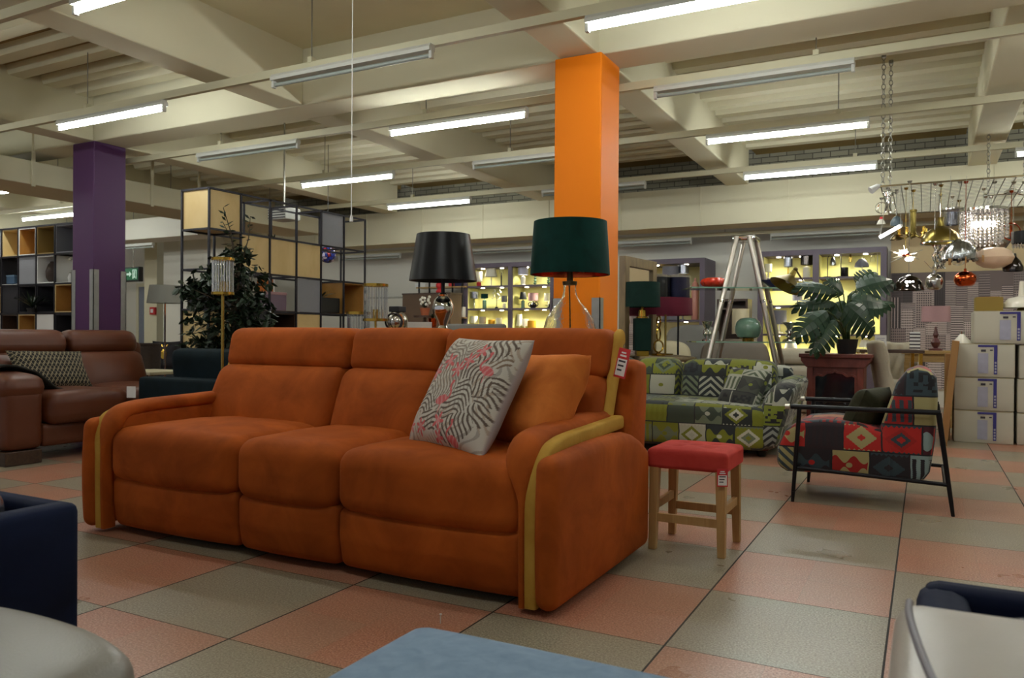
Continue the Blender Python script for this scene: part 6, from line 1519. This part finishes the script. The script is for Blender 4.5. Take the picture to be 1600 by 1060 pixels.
# lit crystal chandelier
t = pend('chandelier', 'round crystal chandelier lit in its middle', 1537, 327, 6.9, cm=M['chrome']); s = mpp(6.9)
MB().lathe([(34*s, -4*s), (34*s, 0), (30*s, 1*s), (4*s, 4*s)], 36).build('frame', M['chrome'], t)
for r, zt, zb, n in ((33, -4, -48, 34), (26, -4, -56, 26), (18, -6, -62, 18)):
    m = MB()
    for k in range(n):
        a = 2*PI*k/n
        for j in range(int((zt-zb)/5.2)):
            z = (zt-5.2*j-3)*s; m.lathe([(1e-5, -2.5*s), (1.5*s, 0), (1e-5, 2.3*s)], 5, (r*s*math.cos(a), r*s*math.sin(a), z))
    m.build('crystal_strings', M['crystal'], t, smooth=False)
for k in range(5):
    a = 2*PI*k/5; MB().ball((12*s*math.cos(a), 12*s*math.sin(a), -24*s), 5*s, 10).build('bulb_or_glint', M['crystal_lit'], t)
t = pend('chandelier', 'wide crystal bead bowl lamp hanging below the lit chandelier', 1548, 371, 7.3, cm=M['chrome']); s = mpp(7.3)
MB().shell([(27*s, -2*s), (26*s, -9*s), (20*s, -18*s), (8*s, -23*s), (1e-3, -24*s)], 28, t=.01, rip=lambda a, z: 1+.03*math.sin(14*a+z*160)).build('bead_bowl', M['mercury'], t); MB().torus((0, 0, -2*s), 27*s, .007, 30, 6).build('rim', M['chrome'], t)
# peach oval
t = pend('pendant_lamp', 'large peach coloured oval glass pendant', 1553, 386, 6.6); s = mpp(6.6)
MB().lathe([(1e-5, -34*s), (14*s, -32*s), (24*s, -26*s), (28*s, -17*s), (24*s, -8*s), (14*s, -2*s), (1e-5, 0)], 36).build('glass_body', M['peach'], t); MB().lathe([(3*s, -1*s), (3*s, 4*s)], 12).build('cap', M['bronze'], t)
# copper and mercury globes
t = pend('pendant_lamp', 'polished copper globe pendant', 1508, 424, 6.6, cm=M['copper']); s = mpp(6.6)
MB().lathe([(9*s, -23.5*s), (13*s, -21*s), (16*s, -14*s), (15*s, -7*s), (9*s, -1.5*s), (3*s, 0)], 32).build('globe', M['copper'], t); MB().lathe([(2*s, -1*s), (2*s, 4*s)], 10).build('cap', M['copper'], t)
t = pend('pendant_lamp', 'silvered mercury glass globe pendant', 1460, 428, 6.7, cm=M['chrome']); s = mpp(6.7)
MB().lathe([(7*s, -25*s), (11*s, -22*s), (13*s, -13*s), (11*s, -5*s), (5*s, 0)], 28).build('globe', M['mercury'], t); MB().lathe([(3*s, -1*s), (3*s, 5*s)], 10).build('cap', M['chrome'], t)
for k, (dx, dz) in enumerate([(-16, 20), (14, 14)]): MB().tube([(0, 0, 3*s), (dx*s*.885, dx*s*.466, dz*s)], .003, 5).build('wire', M['chrome'], t)
# smoked bowl, glowing balls stand in for lamp reflections on it
t = pend('pendant_lamp', 'smoked chrome shallow bowl pendant with glowing spots for lamp reflections beside the big leaf', 1420, 430, 6.6); s = mpp(6.6)
MB().shell([(22*s, -24*s), (20*s, -14*s), (14*s, -5*s), (4*s, 0)], 32, t=.004).build('bowl', M['dark_chrome'], t)
for k in range(6): c = U*(-12*s+5*s*(k % 3)+1.5*s*(k//3))-V*(17*s-.6*s*(k//3))+Vector((0, 0, -12*s-6*s*(k//3))); MB().ball(tuple(c), 1.9*s, 8).build('bulb_or_glint', M['crystal_lit'], t)
# tube cluster
t = pend('pendant_lamp', 'cluster of wavy chrome tubes hanging beneath the brass dome', 1469, 382, 7.2, cm=M['chrome']); s = mpp(7.2)
for k in range(9):
    a = 2*PI*k/9; r = 9*s if k % 2 else 5*s
    MB().tube([(r*math.cos(a)+2.2*s*math.sin(j*1.3+k), r*math.sin(a), -j*4.2*s) for j in range(10)], 1.7*s, 7).build('tube', M['chrome'], t)
MB().lathe([(12*s, 0), (12*s, 2*s)], 22).build('plate', M['chrome'], t)
# multi-arm chrome lamp with loops
t = pend('ceiling_lamp', 'chrome ceiling lamp with looping wire arms at the grid corner', 1388, 300, 6.9, cat='ceiling lamp'); s = mpp(6.9)
MB().lathe([(7*s, 0), (8*s, -1*s), (8*s, -7*s), (4*s, -8*s), (4*s, -16*s), (2*s, -18*s)], 22).build('body', M['chrome'], t)
for k in range(4):
    a = k*PI/4+.2; MB().torus((0, 0, 0), 8.5*s, .0035, 22, 5, M=Matrix.Translation((10*s*math.cos(a)*(1 if k % 2 else -1), 10*s*math.sin(a), -24*s)) @ Matrix.Rotation(a, 4, 'Z') @ Matrix.Rotation(PI/2, 4, 'X')).build('wire_loop', M['chrome'], t)
for k in range(4): MB().tube([(0, 0, -14*s), (5*s*math.cos(k*1.6), 5*s*math.sin(k*1.6), -31*s)], 1.2*s, 7).build('arm', M['chrome'], t)
t = pend('pendant_lamp', 'small slate blue dome pendant', 1401, 338, 7.0); s = mpp(7.0); MB().shell([(9*s, -14*s), (8.5*s, -8*s), (5*s, -2*s), (2*s, 0)], 22, t=.003).build('dome', plain('slate_blue_enamel', '#4e5c63', .35), t); MB().ball((0, 0, -9*s), 3*s, 8).build('bulb', M['white_plastic'], t)
t = pend('pendant_lamp', 'tiny white pendant with a red neck', 1377, 343, 7.4); s = mpp(7.4); MB().shell([(7*s, -8*s), (3*s, 0)], 16, t=.003).build('shade', M['ceramic_white'], t); MB().lathe([(3*s, -1*s), (2*s, 4*s)], 10).build('neck', M['red_print'], t)
# brass candle chandelier
t = pend('chandelier', 'brass chandelier with candle cups on curved arms', 1427, 328, 7.0, cm=M['brass']); s = mpp(7.0)
MB().lathe([(5.5*s, 0), (5.5*s, -3*s), (4.5*s, -4*s), (4.5*s, -36*s), (6*s, -38*s), (5*s, -42*s), (2*s, -44*s)], 18).build('column', M['antique_brass'], t)
for k in range(5):
    a = 2*PI*k/5+.5; e = Vector((math.cos(a), math.sin(a), 0))
    MB().tube(smooth_path([e*(3*s)+Vector((0, 0, -38*s)), e*(12*s)+Vector((0, 0, -44*s)), e*(20*s)+Vector((0, 0, -40*s))], 4), 1.1*s, 6).build('arm', M['antique_brass'], t)
    MB().lathe([(5*s, -39.5*s), (6*s, -38*s), (2.2*s, -37*s), (2.2*s, -29*s), (1.2*s, -28*s)], 12, (e.x*20*s, e.y*20*s, 0)).build('candle_cup', M['gold'], t)
t = pend('pendant_lamp', 'dark metal dish pendant under the brass chandelier arm', 1400, 366, 7.1); s = mpp(7.1); MB().shell([(9*s, -9*s), (8*s, -6*s), (2*s, 0)], 22, t=.003).build('dish', M['bronze'], t); MB().ball((0, 0, -5*s), 3*s, 8).build('bulb', M['white_plastic'], t)
# led bar, starburst
t = pend('led_bar', 'slanted lit white bar lamp hanging by the wire grid corner', 1391, 362, 6.85, cord=False); s = mpp(6.85); e = Vector((16*s*.885, 16*s*.466, 9*s))
MB().tube([tuple(-e), tuple(e)], 2.6*s, 10).build('lit_tube', Mt('led_bar_lit', (1,1,1), .4, emit=6., emit_col=(.95,.97,1,1)).m, t); MB().ball(tuple(e), 3.2*s, 10).build('end_cap', M['white_plastic'], t)
MB().tube([tuple(e), (e.x, e.y, GZ-at(1391, 362, 6.85).z)], .0025, 5).build('wire', M['steel'], t); MB().tube([tuple(-e), (-e.x*.2, -e.y*.2, GZ-at(1391, 362, 6.85).z)], .0025, 5).build('wire', M['steel'], t)
t = pend('pendant_lamp', 'starburst of thin metal rods with two bright white bulbs', 1415, 392, 6.9, cm=M['brass']); s = mpp(6.9); r_ = random.Random(4); m = MB()
for k in range(26):
    v = Vector((r_.uniform(-1, 1), r_.uniform(-1, 1), r_.uniform(-.35, .35))).normalized()*(r_.uniform(18, 27)*s); m.tube([(0, 0, -7*s), (v.x, v.y, v.z-7*s)], .0025, 5)
m.build('rods', M['steel'], t); MB().lathe([(8*s, -9*s), (9*s, -6*s), (3*s, -1*s)], 18).build('hub', M['copper'], t)
for x, z in ((-3, -3), (6, -14)): MB().ball((x*s*.885, x*s*.466-.06, z*s), 6*s, 12, sz=.55).build('bulb_or_glint', M['crystal_lit'], t)
# at the picture edge
t = pend('pendant_lamp', 'dark bronze bell pendant beside the peach oval', 1583, 396, 6.6); s = mpp(6.6); MB().shell([(14*s, -28*s), (14.5*s, -22*s), (10*s, -12*s), (5*s, -6*s), (4*s, 0)], 26, t=.004).build('bell', M['dark_chrome'], t); MB().ball((0, 0, -20*s), 5*s, 10).build('bulb', M['white_plastic'], t)
t = pend('pendant_lamp', 'black drum pendant fringed with crystal, cut by the picture edge', 1600, 362, 6.6); s = mpp(6.6); MB().shell([(17*s, -18*s), (17*s, 0)], 28, t=.004).build('drum', M['sh_black'], t); m = MB()
for k in range(20): m.lathe([(1e-5, -8*s), (1.5*s, -4*s), (1e-5, 0)], 5, (15*s*math.cos(k*PI/10), 15*s*math.sin(k*PI/10), -18*s))
m.build('crystal_fringe', M['crystal'], t, smooth=False); MB().tube([(-17*s, 0, 0), (17*s, 0, 0)], .004, 6).build('spider', M['black_metal'], t)
t = pend('pendant_lamp', 'rose gold double ring pendant beside the lit chandelier', 1580, 350, 7.0, cm=M['copper']); s = mpp(7.0)
for k in (0, 1): MB().torus((0, 0, 0), (13-3*k)*s, .006, 28, 6, M=Matrix.Translation((0, 0, -12*s)) @ Matrix.Rotation(.3+k*1.1, 4, 'Z') @ Matrix.Rotation(PI/2, 4, 'X')).build('ring', M['copper'], t)
t = pend('ceiling_lamp', 'chrome spot bar lamp on the mesh near the picture edge', 1583, 300, 7.2, cat='ceiling lamp'); s = mpp(7.2); MB().lathe([(13*s, -2*s), (12*s, 2*s), (5*s, 5*s)], 22).build('plate', M['chrome'], t); MB().tube([(-38*s, -18*s, -6*s), (0, 0, -2*s), (14*s, 6*s, -5*s)], .006, 6).build('arm', M['chrome'], t); MB().ball((-38*s, -18*s, -6*s), 4*s, 10).build('spot_head', M['chrome'], t)
t = pend('pendant_lamp', 'clear plastic wrapped glass drum pendant between the brass dome and the chandelier', 1488, 328, 7.3, cm=M['chrome']); s = mpp(7.3); MB().shell([(15*s, -28*s), (15*s, 0)], 26, t=.003).build('wrapped_drum', M['polythene'], t); MB().shell([(9*s, -24*s), (9*s, -4*s)], 18, t=.003).build('inner_shade', M['sh_silver'], t); MB().lathe([(17*s, -1*s), (17*s, 2*s)], 26).build('plate', M['chrome'], t)
t = pend('spotlight', 'white cone spotlight clipped at the chain end', 1367, 293, 6.9, cord=False, cat='spotlight', group=None); s = mpp(6.9); MB().tube([(-6*s, -3*s, -5*s), (4*s, 2*s, 2*s), (10*s, 5*s, 3*s)], [6*s, 4*s, 2*s], 12).build('cone', M['white_plastic'], t); MB().tube([(10*s, 5*s, 3*s), (14*s, 7*s, 2*s)], .006, 6).build('clip', M['steel'], t)
t = pend('pendant_lamp', 'clear glass bulb pendant with a brass cap over the copper globe', 1498, 396, 7.5, cm=M['brass']); s = mpp(7.5); MB().lathe([(1e-5, -20*s), (8*s, -17*s), (10*s, -10*s), (5*s, -2*s), (3*s, 0)], 20).build('bulb', M['polythene'], t); MB().lathe([(4*s, -2*s), (4*s, 3*s)], 12).build('cap', M['brass'], t)
for k, (px, py, lab) in enumerate([(1484, 404, 'brown card tag hanging under the hammered dome'), (1536, 399, 'brown card tag hanging before the peach oval'), (1509, 401, 'brown card tag hanging over the copper globe')]):
    q = at(px, py, 6.4); t = thing('hanging_tag', lab, 'tag', (q.x, q.y, q.z), YAW+.3*k); MB().box(-.012, .012, -.001, .001, -.055, 0).build('card', M['card'], t, smooth=False); MB().tube([(0, 0, 0), (0, 0, GZ-q.z)], .0012, 4).build('string', M['steel'], t)
# ------------------------------------------------------------------ pieces of a part go under that part
bpy.context.view_layer.update()
def base(n): return n.split('.')[0]
def mid(o): return sum((Vector(c) for c in o.bound_box), Vector())/8
RULES = {'recliner_sofa': {'piping_band': 'arm_pad', 'wing': 'back_shell', 'side_band': 'head_cushion'}, 'armchair': {'end_cap': 'armrest'},
         'display_cabinet': {'spotlight': 'shelf_board|top_panel'}, 'ladder_shelf': {'joint_ring': 'leg', 'polished_edge': 'glass_shelf'},
         'table_lamp': {'shade_lining': 'lamp_shade', 'shade_ring': 'lamp_shade|glass_rods', 'bulb': 'lamp_shade'}, 'floor_lamp': {'bulb': 'candle_holder|lamp_shade', 'shade_ring': 'glass_rods'},
         'carton': {'lettering': 'blue_print', 'logo': 'pale_print', 'printed_mark': 'pale_print'}, 'ceiling_strip_light': {'end_cap': 'batten'},
         'hanging_tag': {'print': 'white_panel'}, 'lighting_rail': {'clamp': 'hanger_rod'}, 'chandelier': {'candle_cup': 'arm', 'bulb_or_glint': 'frame'},
         'pendant_lamp': {'bulb': 'dome|bell|dish', 'rim': 'dome', 'scallop': 'dome', 'bulb_or_glint': 'bowl|hub', 'inner_shade': 'wrapped_drum'}, 'stove_cabinet': {'arch_detail': 'glass_door', 'door_moulding': 'glass_door'},
         'task_lamp': {'bulb': 'lamp_shade'}, 'leather_chair': {'piping': 'backrest'}, 'leather_sofa': {'foot': 'front_panel'}}
for o in list(SC.objects):
    if o.parent or base(o.name) not in RULES: continue
    kids = list(o.children)
    for c in kids:
        want = RULES[base(o.name)].get(base(c.name))
        if not want: continue
        cand = [k for k in kids if base(k.name) in want.split('|') and k is not c]
        if cand: c.parent = min(cand, key=lambda k: (mid(k)-mid(c)).length)
